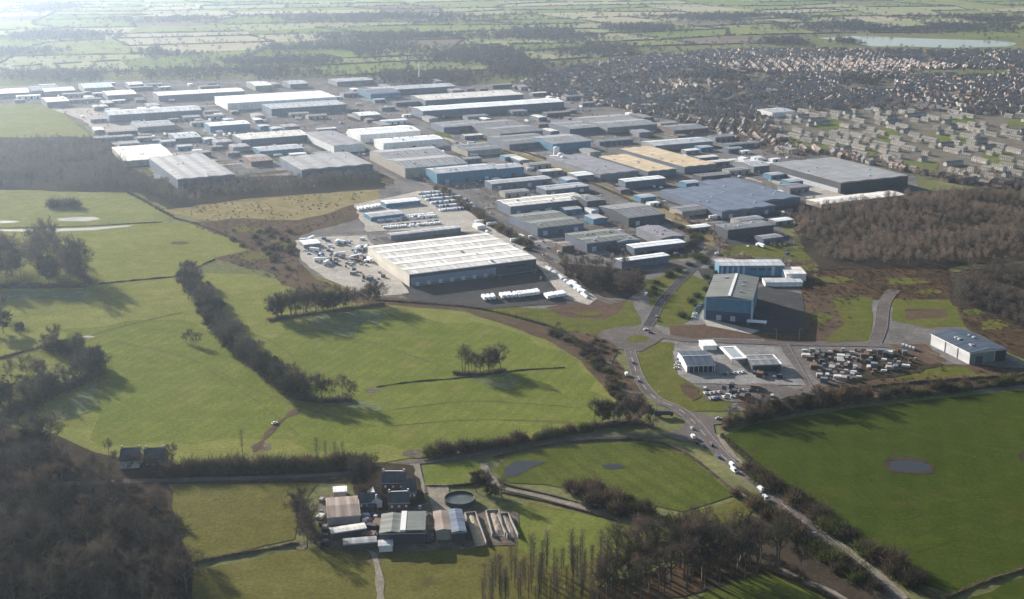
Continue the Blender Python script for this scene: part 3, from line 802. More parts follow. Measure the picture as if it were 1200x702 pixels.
# chimney
x, y = P(491.5, 96)
ch = MB(); ch.tube((0, 0, 0), (0, 0, 40), 2.1, 1.6, 16)
c = empty('chimney_stack', (x, y, 0)); tag(c, 'tall white chimney stack standing behind the blue walled works', 'chimney')
ch.build('shaft', plain('chimney_white', (.8, .8, .78), .6, .3, .08), c)
ch = MB(); ch.tube((0, 0, 40), (0, 0, 41.2), 1.9, 1.9, 16); ch.build('rim', PIPE, c)
# bright storage tanks by the railway strip
for k, (px, py, rr, hh, lb) in enumerate([(652, 182, 4.5, 12, 'leftmost tall white silo by the railway strip'), (657, 187, 4.5, 9, 'middle squat white silo by the railway strip'), (660, 192, 4.0, 10, 'nearest white silo in front of the squat one')]):
    x, y = P(px, py)
    t = empty('storage_silo', (x, y, 0)); tag(t, lb, 'silo', 'white silos by the railway strip')
    s_ = MB(); s_.tube((0, 0, 0), (0, 0, hh), rr, rr, 20); s_.build('drum', TRIM, t)
    s_ = MB(); s_.tube((0, 0, hh), (0, 0, hh + 1.6), rr, .5, 20); s_.build('dome', TRIM, t)

# -- farm
r, w, d, h = B('big twin span barn with olive and dark roof halves and a white valley strip', (445, 625), (499, 624), (449, 603), 7, 2, 'v', 'olive', 'dark', pitch=9, cat='barn', name='barn', strip=False)
pane(r, 'roof_half', sheet('roof_dark_green', (.13, .145, .13), 'y', 6, None), (w * .27, 0, 8.6), (w * .44, d + .4, .2))
pane(r, 'valley_gutter', RIDGE, (0, 0, 8.3), (3.0, d + .6, 1.2))
B('cream sheeted barn with wide pinkish roof west of the farmyard', (384, 607), (422, 604), (386, 584), 5, 1, 'u', 'pink', 'stone', pitch=5, cat='barn', name='barn', strip=False)
B('long cattle shed with bright cream roof beside the dark hedge', (389, 625), (429, 619), (388, 619), 5, 1, 'u', 'cream', 'dark', pitch=4, cat='cattle shed', name='cattle_shed', strip=False)
B('narrow grey roofed lean-to at the bottom of the farmyard', (403, 638), (441, 635), (403, 634), 4, 1, 'u', 'mid', 'dark', pitch=4, cat='lean-to', name='lean_to', strip=False)
B('small bright white roofed outbuilding at the top of the farmyard', (391, 577), (406, 576), (391, 571), 4, 1, 'u', 'white', 'stone', pitch=4, cat='outbuilding', name='outbuilding', strip=False)
B('tiny pale roofed dairy in front of the twin span barn', (444, 640), (460, 639), (444, 635), 4, 1, 'u', 'pale', 'white', pitch=4, cat='outbuilding', name='outbuilding', strip=False)
B('pinkish roofed barn right of the twin span barn', (511, 622), (529, 621), (508, 600), 6, 1, 'v', 'pink', 'stone', pitch=9, cat='barn', name='barn', strip=False)
B('bluish grey roofed barn against the pinkish roofed one', (530, 624), (546, 623), (529, 598), 6, 1, 'v', 'blue', 'dark', pitch=9, cat='barn', name='barn', strip=False)

def house(label, FL, FR, BL, h, roofc='slate', wallc='brick', chim=2, pitch=38, axis='u', cat='farmhouse', name='farmhouse'):
    r, w, d, h = B(label, FL, FR, BL, h, 1, axis, roofc, wallc, cat=cat, name=name, pitch=pitch, strip=False, over=.3)
    ro = [c for c in r.children if c.name.startswith('roof')][0]
    top = h + math.tan(R(pitch)) * (d if axis == 'u' else w) / 2
    L = (w if axis == 'u' else d) / 2
    for k in range(chim):
        s = (-1 if k == 0 else 1) * (L - .7)
        c = (s, 0, top + .5) if axis == 'u' else (0, s, top + .5)
        pane(ro, 'chimney', plain('chimney_brick', (.45, .42, .38), .9, .2, .2), c, (1.0, 1.3, 2.4))
    for k in range(3):
        pane(r, 'window', TRIM, (-w / 2 + w * (k + .5) / 3, -d / 2 - .03, h * .62), (1.3, .1, 1.4))
    return r
house('dark slate roofed farmhouse wing behind the twin span barn', (455, 590), (480, 589), (455, 580), 5.5, 'slate', 'brick')
house('dark slate roofed farmhouse at the top of the farmyard by the drive', (447, 566), (474, 566), (446, 556), 6, 'slate', 'brick')
house('white gabled cottage inside the dark farmhouse group', (437, 588), (446, 587), (438, 575), 4.5, 'slate', 'white', 1, axis='v', cat='cottage', name='cottage')
house('slate roofed byre along the farm drive', (472, 578), (488, 577), (468, 566), 4.5, 'slate', 'brick', 0, cat='byre', name='farm_byre')
house('low slate roofed stable range in shadow by the farm drive', (420, 590), (440, 589), (420, 581), 4, 'slate', 'brick', 0, cat='stable', name='stable')
house('slate roofed house hidden at the top edge of the bottom left wood', (140, 541), (163, 540), (140, 530), 5, 'slate', 'white', 2, cat='house', name='country_house')
house('slate roofed house with tall chimneys, right one beside the wood', (168, 541), (192, 540), (168, 530), 5, 'slate', 'brick', 2, cat='house', name='country_house')

# slurry tank
x, y = P(539, 589)
t = empty('slurry_tank', (x, y, 0)); tag(t, 'round dark slurry tank with murky grey surface beside the farm track', 'slurry tank')
s_ = MB()
n = 40; Ro, Ri, hh = 9.0, 8.65, 3.4
for k in range(n):
    a, b = 2 * math.pi * k / n, 2 * math.pi * (k + 1) / n
    A = lambda q, rr, z: (rr * math.cos(q), rr * math.sin(q), z)
    s_.face([A(a, Ro, 0), A(b, Ro, 0), A(b, Ro, hh), A(a, Ro, hh)])
    s_.face([A(b, Ri, 0), A(a, Ri, 0), A(a, Ri, hh), A(b, Ri, hh)])
    s_.face([A(a, Ro, hh), A(b, Ro, hh), A(b, Ri, hh), A(a, Ri, hh)])
s_.build('tank_wall', plain('tank_steel', (.035, .05, .05), .6, .3, .3), t)
s_ = MB(); s_.face([(Ri * math.cos(2 * math.pi * k / n), Ri * math.sin(2 * math.pi * k / n), 2.2) for k in range(n)])
s_.build('slurry', plain('slurry_surface', (.055, .065, .06), .35, .4, .6, .25), t)
FOOT.append((x, y, 0, 22, 22))
# silage clamps: three concrete walls and the heap
for k, (FLp, FRp, BLp, c, lb) in enumerate([((558, 639), (569, 638), (553, 603), (.40, .33, .24), 'silage clamp with tan heap, nearest the bluish barn'), ((577, 628), (592, 627), (570, 601), (.33, .26, .21), 'wide silage clamp with pinkish heap'), ((596, 630), (606, 629), (590, 604), (.30, .24, .2), 'narrow silage clamp at the right end of the farm')]):
    cc, rz, w, d = frame(FLp, FRp, BLp, 1)
    t = empty('silage_clamp', (cc.x, cc.y, 0), rz); tag(t, lb, 'silage clamp', 'silage clamps beside the barns')
    for sx in (-1, 1): pane(t, 'clamp_wall', plain('clamp_concrete', (.24, .22, .19)), (sx * w / 2, 0, 1.3), (.5, d, 2.6))
    pane(t, 'clamp_wall', plain('clamp_concrete', (.24, .22, .19)), (0, d / 2 + .3, 1.3), (w + .5, .5, 2.6))
    hp = MB(); nx, ny = 6, 12
    def hz(i, j): return .25 + 1.6 * math.sin(math.pi * (i + .5) / (nx + 1)) * min(1, (j + .6) / 3) + random.uniform(-.12, .12)
    g = [[(-w / 2 + .3 + (w - .6) * i / nx, -d / 2 + d * j / ny, hz(i, j)) for i in range(nx + 1)] for j in range(ny + 1)]
    for j in range(ny):
        for i in range(nx): hp.face([g[j][i], g[j][i + 1], g[j + 1][i + 1], g[j + 1][i]])
    for i in range(nx): hp.face([(g[0][i][0], g[0][i][1], .2), (g[0][i + 1][0], g[0][i + 1][1], .2), g[0][i + 1], g[0][i]])
    hp.build('silage_heap', plain('heap_%d' % k, c, .95, .1, .3, .6), t)
    FOOT.append((cc.x, cc.y, rz, w, d))

def blocked(x, y, m=2.0):
    for (cx, cy, rz, w, d) in FOOT:
        dx, dy = x - cx, y - cy
        if abs(dx) > 250 or abs(dy) > 250: continue
        ca, sa = math.cos(rz), math.sin(rz)
        if abs(dx * ca + dy * sa) < w / 2 + m and abs(-dx * sa + dy * ca) < d / 2 + m: return True
    return False

# aprons of concrete round the far sheds
ap = MB()
for (cx, cy, rz, w, d) in FOOT:
    if cy < 1000: continue
    z = APZ = APZ + .0005
    ca, sa = math.cos(rz), math.sin(rz)
    e1, e2 = random.uniform(5, 18), random.uniform(8, 30)
    q = [(-w / 2 - e1, -d / 2 - e2), (w / 2 + e1, -d / 2 - e2), (w / 2 + e1, d / 2 + 6), (-w / 2 - e1, d / 2 + 6)]
    ap.face([(cx + i * ca - j * sa, cy + i * sa + j * ca, z) for i, j in q], random.randrange(3))
tag(ap.build('yard', [CONC, ASPL, ASPH]), kind='structure')

# ------------------------------------------------------------------ vegetation
def unit(n):
    v = RNG.normal(size=(n, 3))
    return v / np.linalg.norm(v, axis=1, keepdims=True)

def slivers(p, q, w):
    """thin triangles from p (base) to q (tip), width w, random roll"""
    d = q - p
    r = np.cross(d, unit(len(p)))
    r /= np.linalg.norm(r, axis=1, keepdims=True) + 1e-9
    w = np.asarray(w).reshape(-1, 1)
    return np.stack([p - r * w / 2, p + r * w / 2, q], 1).reshape(-1, 3)

def tubes(segs, n=4):
    out = []
    for (p, q, r0, r1) in segs:
        p, q = np.array(p), np.array(q)
        a = (q - p) / np.linalg.norm(q - p)
        u = np.cross(a, [0.3, .9, .1]); u /= np.linalg.norm(u)
        w = np.cross(a, u)
        ring = [u * math.cos(t) + w * math.sin(t) for t in [2 * math.pi * k / n for k in range(n)]]
        for k in range(n):
            A, B2 = p + ring[k] * r0, p + ring[(k + 1) % n] * r0
            C, D = q + ring[(k + 1) % n] * r1, q + ring[k] * r1
            out += [A, B2, C, A, C, D]
    return np.array(out)

def bare_tree(h=16.0, spread=5.2, limbs=9, nb=6, nt=6, nf=4, bole=.22, up=.55, wtw=.12):
    trunk, P0, Q0, W0 = [], [], [], []
    lean = RNG.normal(size=2) * .03
    z = np.linspace(0, h * .78, 7)
    pts = [np.array([lean[0] * k + RNG.normal() * .12 * (i > 0), lean[1] * k + RNG.normal() * .12 * (i > 0), k]) for i, k in enumerate(z)]
    r0 = h * .022
    for i in range(6):
        trunk.append((pts[i], pts[i + 1], r0 * (1 - .8 * i / 6), r0 * (1 - .8 * (i + 1) / 6)))
    tw = []
    for k in range(limbs):
        t = bole + (.76 - bole) * ((k + RNG.random()) / limbs)
        b = np.array([np.interp(t * h, z, [p[i] for p in pts]) for i in range(3)])
        az = k * 2.4 + RNG.normal() * .4
        el = R(20) + up * t * 1.1 + RNG.normal() * .12
        rel = (t - bole) / (.76 - bole)
        L = spread * (.55 + .95 * math.sin(math.pi * (.25 + .62 * rel))) * (.8 + .35 * RNG.random()) * .72
        d = np.array([math.cos(az) * math.cos(el), math.sin(az) * math.cos(el), math.sin(el)])
        m = b + d * L * .5
        d2 = d + np.array([0, 0, .35]); d2 /= np.linalg.norm(d2)
        e = m + d2 * L * .5
        rl = r0 * .52 * (1 - .4 * rel)
        trunk.append((b, m, rl, rl * .6)); trunk.append((m, e, rl * .6, rl * .2))
        for j in range(nb):
            f = .3 + .7 * (j + RNG.random()) / nb
            bp = b + (m - b) * (f / .5) if f < .5 else m + (e - m) * ((f - .5) / .5)
            bd = d + unit(1)[0] * .95 + np.array([0, 0, .25]); bd /= np.linalg.norm(bd)
            bl = L * (.28 + .22 * RNG.random())
            be = bp + bd * bl
            P0.append(bp); Q0.append(be); W0.append(.17)
            for i in range(nt):
                g = .2 + .8 * (i + RNG.random()) / nt
                tp_ = bp + (be - bp) * g
                td = bd * .6 + unit(1)[0] * .9 + np.array([0, 0, .15]); td /= np.linalg.norm(td)
                tl = 1.0 + 1.1 * RNG.random()
                te = tp_ + td * tl
                P0.append(tp_); Q0.append(te); W0.append(wtw)
                u = unit(nf)
                for s in range(nf):
                    fp = tp_ + (te - tp_) * (.25 + .75 * RNG.random())
                    fd = td * .7 + u[s]
                    P0.append(fp); Q0.append(fp + fd * (.6 + .7 * RNG.random())); W0.append(wtw * .85)
    return tubes(trunk), slivers(np.array(P0), np.array(Q0), np.array(W0))

def poplar(h=15.0, spread=2.9, n=40, nt=14):
    trunk = []
    z = np.linspace(0, h, 7)
    for i in range(6):
        trunk.append(((0, 0, z[i]), (.02, .02, z[i + 1]), h * .014 * (1 - .85 * i / 6), h * .014 * (1 - .85 * (i + 1) / 6)))
    P0, Q0, W0 = [], [], []
    for k in range(n):
        t = .22 + .76 * (k + RNG.random()) / n
        b = np.array([0, 0, t * h])
        az = k * 2.4
        L = spread * (.4 + 1.1 * math.sin(math.pi * min(1, .15 + (t - .2)))) * (.8 + .4 * RNG.random())
        d = np.array([math.cos(az) * .5, math.sin(az) * .5, .85])
        e = b + d * L * 1.4
        P0.append(b); Q0.append(e); W0.append(.12)
        for i in range(nt):
            f = RNG.random()
            p = b + (e - b) * f
            q = p + (d + unit(1)[0] * .8) * (.5 + .7 * RNG.random())
            P0.append(p); Q0.append(q); W0.append(.075)
    return tubes(trunk), slivers(np.array(P0), np.array(Q0), np.array(W0))

def shrub(h=3.0, w=2.4, n=620):
    p = RNG.normal(size=(n, 3)) * [w * .30, w * .30, 0]
    p[:, 2] = np.abs(RNG.normal(size=n)) * h * .25
    d = p * [.35, .35, 0] + unit(n) * .7 + [0, 0, .9]
    d /= np.linalg.norm(d, axis=1, keepdims=True)
    q = p + d * (h * (.25 + .45 * RNG.random(n)))[:, None]
    return slivers(p, q, .10 + .14 * RNG.random(n))

def blob(h, w, n, s, bole=.15):
    """a distant crown: loose leaf-sized / twig-sized faces spread through the crown's volume and a thin bole"""
    c = unit(n) * (RNG.random(n) ** .38)[:, None] * [w / 2, w / 2, h * (1 - bole) / 2]
    c *= (1 + .25 * np.sin(c[:, :1] * 2.1 + c[:, 1:2] * 1.7))
    c[:, 2] += h * (1 + bole) / 2
    a, b = unit(n), unit(n)
    k = s * (.6 + .8 * RNG.random(n))[:, None]
    t = np.stack([c - a * k * .5, c + a * k * .5, c + b * k * .9], 1).reshape(-1, 3)
    st = np.array([[-.3, 0, 0], [.3, 0, 0], [0, 0, h * .6], [0, -.3, 0], [0, .3, 0], [0, 0, h * .6]])
    return np.concatenate([t, st])

def scatter_soup(name, spots, variants, mat):
    """spots: (x,y,scale,zscale) -> one triangle mesh"""
    out = []
    for (x, y, s, zs) in spots:
        v = variants[RNG.integers(len(variants))]
        a = RNG.random() * 6.283
        ca, sa = math.cos(a) * s, math.sin(a) * s
        o = np.empty_like(v)
        o[:, 0] = v[:, 0] * ca - v[:, 1] * sa + x
        o[:, 1] = v[:, 0] * sa + v[:, 1] * ca + y
        o[:, 2] = v[:, 2] * zs
        out.append(o)
    me = tri_mesh(name, np.concatenate(out), mat)
    return obj(name, me)

BARK = plain('bark', (.12, .105, .088), .9, .1, .3, 1.5)
TW = [foliage('twigs_brown', (.092, .074, .060)), foliage('twigs_grey', (.064, .057, .052)), foliage('twigs_red', (.090, .066, .055)), foliage('twigs_ivy', (.048, .047, .033))]
HEDGEM = foliage('hedge_twigs', (.098, .078, .060))
FARTREE = foliage('distant_twigs', (.105, .092, .080))
WOODT = foliage('wood_twigs', (.122, .100, .083))
GARDT = foliage('garden_twigs', (.155, .128, .105))
EVER = foliage('evergreen', (.03, .045, .022))
SHRUBM = [foliage('shrub_brown', (.095, .072, .052)), foliage('shrub_green', (.075, .082, .032))]

TREES = []
for k in range(9):
    if k < 6: t, c = bare_tree(14 + k % 3 * 1.2, 5.9 + .5 * (k % 2), 11 + k % 2, 7, 7, 5, wtw=.115)
    else: t, c = bare_tree(17, 5.0, 9, 6, 6, 4, bole=.45, up=.8, wtw=.10)
    TREES.append((tri_mesh('trunk', t, BARK), tri_mesh('crown', c, TW[(0, 1, 0, 2, 1, 0, 1, 2, 3)[k]])))
t, c = bare_tree(13, 5.6, 12, 7, 8, 6, bole=.08, wtw=.24)
TREES.append((tri_mesh('trunk', t, BARK), tri_mesh('crown', c, TW[3])))
POPS = []
for k in range(3):
    t, c = poplar(15, 1.6 + .3 * k)
    POPS.append((tri_mesh('trunk', t, BARK), tri_mesh('crown', c, TW[k % 2])))
SHR = [tri_mesh('shrub_mesh', shrub(3, 2.6), SHRUBM[0]), tri_mesh('shrub_mesh', shrub(3.4, 3), SHRUBM[0]), tri_mesh('shrub_mesh', shrub(2.6, 3), SHRUBM[1])]

NTREE = [0]
def tree(x, y, s, label, group, kind='bare_tree', var=None, cat='tree'):
    src = POPS if kind == 'poplar_tree' else TREES
    t, c = src[var if var is not None else random.randrange(len(src))]
    a = random.uniform(0, 6.28)
    r = empty(kind, (x, y, 0), a)
    s *= 1.4
    r.scale = (s * random.uniform(.9, 1.1), s * random.uniform(.9, 1.1), s * random.uniform(.9, 1.1))
    obj('trunk', t, r); obj('crown', c, r)
    tag(r, label, cat, group)
    NTREE[0] += 1
    return r

def bush(x, y, s, label, group, var=None, zs=1.0):
    o = obj('shrub', SHR[var if var is not None else random.randrange(3)])
    o.location = (x, y, 0); o.rotation_euler = (0, 0, random.uniform(0, 6.28)); s *= 1.3
    o.scale = (s, s, s * zs)
    tag(o, label, 'shrub', group)
    return o

def sample_poly(px, n, mind):
    W = [P(*p) for p in px]
    x0, x1 = min(p[0] for p in W), max(p[0] for p in W)
    y0, y1 = min(p[1] for p in W), max(p[1] for p in W)
    out = []
    for _ in range(n * 60):
        x, y = random.uniform(x0, x1), random.uniform(y0, y1)
        if not inpoly(x, y, W) or blocked(x, y, 2.5): continue
        if any((x - a) ** 2 + (y - b) ** 2 < mind * mind for a, b in out): continue
        out.append((x, y))
        if len(out) >= n: break
    return out

def sample_line(px, n, jit):
    W = [Vector(P(*p)) for p in px]
    L = [(W[i + 1] - W[i]).length for i in range(len(W) - 1)]
    tot = sum(L); out = []
    for k in range(n):
        d = tot * (k + random.uniform(.2, .8)) / n
        i = 0
        while i < len(L) - 1 and d > L[i]: d -= L[i]; i += 1
        p = W[i].lerp(W[i + 1], min(1, d / L[i]))
        out.append((p.x + random.uniform(-jit, jit), p.y + random.uniform(-jit, jit)))
    return out

def grove(spots, s0, s1, label, group, kind='bare_tree', vars_=None):
    for x, y in spots:
        tree(x, y, random.uniform(s0, s1), label, group, kind, random.choice(vars_) if vars_ else None)

# corner wood, belts and clumps
grove(sample_poly([(-30, 512), (50, 525), (105, 562), (180, 588), (200, 615), (216, 658), (222, 725), (-60, 735)], 84, 11), .55, 1.25,
      'bare brown tree inside the dark wood filling the bottom left corner', 'trees of the bottom left corner wood')
grove(sample_line([(0, 478), (30, 470), (64, 458), (95, 446), (112, 438), (100, 424), (78, 412), (52, 408)], 24, 5), .6, .85,
      'bare tree in the dark arrowhead shaped copse on the left edge', 'trees of the arrowhead copse', vars_=[1, 4, 9, 0])
grove(sample_poly([(-20, 440), (50, 440), (80, 448), (60, 470), (20, 494), (-30, 500)], 14, 9), .55, .8,
      'bare tree within the brown hollow of the arrowhead copse', 'trees in the hollow of the arrowhead copse')
grove(sample_poly([(-30, 316), (18, 306), (45, 288), (66, 284), (92, 318), (104, 334), (70, 338), (-30, 341)], 26, 8), 1.15, 1.75,
      'tall bare tree in the dark clump beside the long narrow pond', 'trees of the tall pond side clump', vars_=[1, 4, 0, 9])
for k, (px, py, s, lb) in enumerate([(2, 371, .9, 'lone bare tree on the left edge above the arrowhead copse'), (4, 390, 1.0, 'round bare tree on the left edge, nearest the arrowhead copse'), (24, 392, .55, 'small rounded tree just right of the left edge trees')]):
    tree(*P(px, py), s, lb, None, var=(1, 9, 9)[k])
grove(sample_line([(218, 326), (228, 345), (240, 364), (255, 388), (275, 408), (298, 428), (325, 450), (350, 464), (372, 470)], 50, 7), .7, .98,
      'dark bare tree in the slanting tree belt between the two left fields', 'trees of the slanting belt', vars_=[1, 4, 9, 9, 0])
grove([P(224, 402), P(231, 404), P(218, 401)], .4, .5, 'small bare tree jutting out left of the slanting belt', 'small trees left of the slanting belt')
grove(sample_line([(340, 462), (360, 462), (384, 466), (412, 468)], 9, 3), .6, .8, 'bare tree where the slanting belt meets the field hedge', 'trees at the foot of the slanting belt')
grove(sample_line([(316, 374), (345, 370), (380, 365), (410, 361), (448, 356)], 30, 4), .72, 1.05,
      'bare tree in the row below the scrapyard, casting a long field shadow', 'trees of the row below the scrapyard')
grove(sample_poly([(532, 434), (540, 440), (570, 438), (590, 434), (586, 428), (545, 430)], 11, 4), .55, .85,
      'bare tree in the small round clump in mid field', 'trees of the small mid field clump')
grove(sample_line([(700, 500), (722, 496), (745, 494), (760, 500)], 12, 6), .6, .85, 'bare tree in the clump left of the road junction', 'trees left of the road junction')
grove(sample_poly([(690, 712), (724, 672), (790, 650), (860, 646), (925, 668), (950, 686), (900, 676), (850, 684), (790, 702), (735, 730)], 54, 6), .85, 1.2,
      'tall bare tree with visible trunk in the bottom right wood', 'trees of the bottom right wood', vars_=[6, 7, 8])
grove(sample_poly([(655, 312), (700, 314), (748, 320), (752, 334), (734, 346), (692, 344), (660, 324)], 24, 9), .5, .8,
      'bare tree in the brown copse between lorry road and office range', 'trees of the brown copse by the office range')
grove(sample_line([(345, 600), (352, 615), (365, 632), (372, 640)], 7, 4), .55, .8, 'bare tree in the dark hedge left of the cream farm barns', 'trees left of the farm barns')
grove(sample_line([(415, 575), (432, 560), (440, 552)], 5, 4), .5, .7, 'bare tree shading the dark farmhouse', 'trees beside the farmhouse')
grove(sample_line([(556, 572), (568, 580), (590, 582)], 5, 3), .45, .65, 'bare tree behind the slurry tank', 'trees behind the slurry tank')

grove([P(136, 545), P(150, 551), P(164, 549), P(178, 553), P(198, 547), P(128, 538), P(202, 538)], .38, .58, 'small bare tree screening the two slate roofed houses at the wood edge', 'trees screening the two slate roofed houses')
# poplars, saplings
for px, py, lb in [(284, 530, 'leftmost tall spire poplar in the scrub row by the farm lane'), (372, 545, 'spire poplar, first of the group above the farm'), (382, 546, 'spire poplar, second of the group above the farm'), (393, 548, 'spire poplar, third of the group above the farm'), (402, 549, 'spire poplar nearest the farmhouse in the group above the farm')]:
    tree(*P(px, py), random.uniform(.7, .9), lb, 'spire poplars along the farm lane', 'poplar_tree')
grove(sample_poly([(560, 690), (610, 668), (680, 656), (724, 664), (722, 722), (560, 730)], 84, 3.0), .5, 1.0,
      'slender bare sapling in the pale plantation at the bottom edge', 'saplings of the bottom plantation', 'poplar_tree')

# scrub rows and shrubs
def shrubs(spots, s0, s1, label, group, var=None, zs=1.0):
    for x, y in spots: bush(x, y, random.uniform(s0, s1), label, group, var, zs)
shrubs(sample_line([(196, 556), (240, 553), (300, 550), (360, 548), (425, 545)], 30, 5), 1.4, 2.4, 'brown scrub bush in the row along the white farm lane', 'scrub bushes along the farm lane', zs=1.2)
shrubs(sample_line([(505, 533), (560, 527), (600, 520), (650, 511), (700, 502)], 26, 2), .9, 2.0, 'twiggy hedgerow bush on the field side of the farm lane', 'hedgerow bushes on the farm lane', zs=1.3)
shrubs(sample_poly([(668, 574), (690, 570), (740, 590), (762, 604), (745, 610), (690, 592)], 22, 4), 1.4, 2.2, 'dark thicket bush above the curved farm track', 'thicket bushes above the farm track', zs=1.2)
shrubs(sample_line([(880, 552), (925, 584), (980, 622), (1030, 656), (1075, 690)], 34, 4), 1.3, 2.4, 'dark roadside bush on the field side of the main road', 'bushes on the field side of the main road', zs=1.1)
shrubs(sample_line([(870, 580), (905, 605), (950, 640), (1000, 676), (1030, 700)], 26, 5), 1.2, 2.2, 'brown bush on the wood side of the main road', 'bushes on the wood side of the main road', zs=1.1)
shrubs(sample_line([(850, 500), (900, 488), (960, 476), (1030, 466), (1100, 460), (1200, 447)], 34, 3), 1.2, 2.2, 'bush in the dark hedge along the top of the lush field', 'bushes along the top of the lush field', zs=1.3)
grove(sample_line([(856, 497), (905, 486), (960, 476), (1010, 468)], 15, 3), .45, .68, 'small bare tree in the hedge at the top of the lush field', 'trees along the top of the lush field')
shrubs(sample_line([(760, 350), (775, 330), (800, 312), (822, 298), (838, 320), (815, 352), (800, 372)], 20, 5), 1.0, 1.9, 'greenish shrub on the verges left of the tall blue building', 'shrubs left of the tall blue building', 2)
shrubs(sample_line([(742, 300), (790, 296), (820, 284), (800, 268)], 16, 5), 1.0, 1.8, 'shrub between the office range and the railway strip', 'shrubs by the office range')
shrubs(sample_line([(512, 222), (540, 240), (565, 256), (600, 278), (625, 295)], 24, 3), 1.2, 2.0, 'dark bush in the line beside the estate road', 'bushes beside the estate road', zs=1.3)
shrubs(sample_line([(640, 392), (670, 400), (700, 425), (715, 450), (735, 478)], 22, 4), .9, 1.7, 'brown bush in the ditch strip beside the green field', 'bushes in the ditch strip')
shrubs(sample_poly([(674, 404), (690, 397), (712, 400), (720, 412), (708, 424), (686, 422)], 18, 4), .8, 1.3, 'brown bush on the oval mound beside the roundabout', 'bushes on the oval mound', 0, .7)
shrubs(sample_poly([(250, 270), (345, 268), (346, 305), (330, 325), (300, 300)], 28, 7), .8, 1.6, 'brown bush scattered over the waste land left of the scrapyard', 'bushes on the waste land', 0)
shrubs([P(63, 243), P(69, 242), P(75, 242), P(81, 242), P(86, 243)], 2.6, 3.2, 'dark bush in the round clump in the pale pasture', 'bushes of the round pasture clump', 0)

# hedges: each one a thing
def hedge(label, px, w=2.2, h=2.0, dens=9, m=HEDGEM):
    pts = spline([P(*p) for p in px], 5)
    A, Bq, H = [], [], []
    core = MB()
    n = len(pts)
    sec = []
    for i, p in enumerate(pts):
        t = (pts[min(i + 1, n - 1)] - pts[max(0, i - 1)]).normalized()
        nn = Vector((-t.y, t.x))
        k = random.uniform(.35, 1.25)
        sec.append([(p.x + nn.x * w * .32 * k, p.y + nn.y * w * .32 * k, 0), (p.x + nn.x * w * .2 * k, p.y + nn.y * w * .2 * k, h * .62 * k),
                    (p.x - nn.x * w * .2 * k, p.y - nn.y * w * .2 * k, h * .62 * k), (p.x - nn.x * w * .32 * k, p.y - nn.y * w * .32 * k, 0)])
    tris = []
    for i in range(n - 1):
        for j in range(3):
            a, b, c, d = sec[i][j], sec[i][j + 1], sec[i + 1][j + 1], sec[i + 1][j]
            tris += [a, b, c, a, c, d]
        L = (pts[i + 1] - pts[i]).length
        for k in range(max(1, int(L * dens))):
            p = pts[i].lerp(pts[i + 1], random.random())
            gap = math.sin(p.x * .11 + p.y * .07) * .3 + .85
            A.append((p.x + random.gauss(0, w * .24), p.y + random.gauss(0, w * .24), random.uniform(0, h * .7) * gap))
    A = np.array(A)
    Q = A + (unit(len(A)) + [0, 0, .8]) * (.5 + .5 * RNG.random(len(A)))[:, None] * (h / 2.2)
    soup = np.concatenate([np.array(tris), slivers(A, Q, .22 + .22 * RNG.random(len(A)))])
    o = obj('hedge', tri_mesh('hedge', soup, m))
    return tag(o, label, 'hedge')

hedge('thin broken hedge crossing the field below the long tree row', [(440, 454), (480, 448), (530, 444), (575, 439), (610, 434), (662, 431)], 1.6, 1.3, 6)
hedge('straight hedge between the olive pasture and the big field', [(116, 333), (165, 328), (212, 324)], 2, 1.6)
hedge('dark hedge from the left edge to the arrowhead copse', [(-40, 424), (0, 420), (25, 413), (48, 407)], 3, 2.4)
hedge('curving hedge along the pond side of the pale pasture', [(-20, 267.5), (60, 266.6), (120, 264.2), (160, 262), (190, 260.4)], 2, 1.4)
hedge('dark hedge between olive pasture and brown waste land', [(204, 256), (232, 263), (262, 275), (285, 286), (297, 293)], 4, 3)
hedge('hedge curving down from the dark wood past the pale pasture', [(150, 226), (168, 235), (185, 245), (202, 254)], 6, 4)
hedge('hedge along the lower edge of the brown waste land', [(252, 304), (240, 309), (226, 316), (214, 323)], 2, 1.6)
hedge('dark hedge dividing the farm pasture from the rough bottom field', [(214, 664), (255, 654), (300, 646), (350, 637)], 3, 2.4)
hedge('clipped roadside hedge on the south side of the farm lane bend', [(578, 536), (640, 522), (700, 516), (760, 517), (800, 530), (835, 556), (868, 584)], 2.4, 2.0, 11)
hedge('clipped hedge along the south side of the farm lane west of the farm', [(192, 567), (260, 566), (330, 564), (400, 562)], 2, 1.8, 11)
hedge('hedge on the north side of the farm lane east of the farm', [(498, 541), (540, 533), (580, 525), (640, 513), (690, 506)], 2, 1.8, 10)
hedge('tall unkempt hedge on the field side of the main road', [(846, 512), (872, 535), (905, 566), (950, 600), (1000, 636), (1050, 672), (1100, 704)], 4.5, 3.4, 18)
hedge('low dark hedge along the upper side of the curved farm track', [(590, 569), (640, 580), (690, 593), (740, 604)], 2, 1.6, 10)
hedge('dark hedge along the lower side of the curved farm track', [(588, 577), (640, 588), (690, 601), (730, 612)], 2, 1.6, 10)
hedge('dense dark hedge along the top of the lush right field', [(846, 503), (900, 490), (960, 478), (1040, 468), (1120, 459), (1240, 444)], 5, 4, 22)
hedge('hedge cutting off the bottom right corner of the lush field', [(1110, 702), (1140, 688), (1180, 674), (1240, 656)], 3, 2.4, 12)
hedge('dark hedge along the upper side of the straight dry railway strip', [(540, 154), (590, 171), (640, 187), (690, 205), (740, 226), (790, 250), (826, 274)], 5, 3.5, 10)
hedge('dark hedge along the lower side of the straight dry railway strip', [(590, 177), (636, 194), (690, 214), (735, 234), (780, 258), (820, 284)], 5, 3, 10)
hedge('ragged hedge beside the footpath at the bottom edge', [(868, 656), (905, 670), (950, 690), (985, 708)], 3, 2.4, 14)
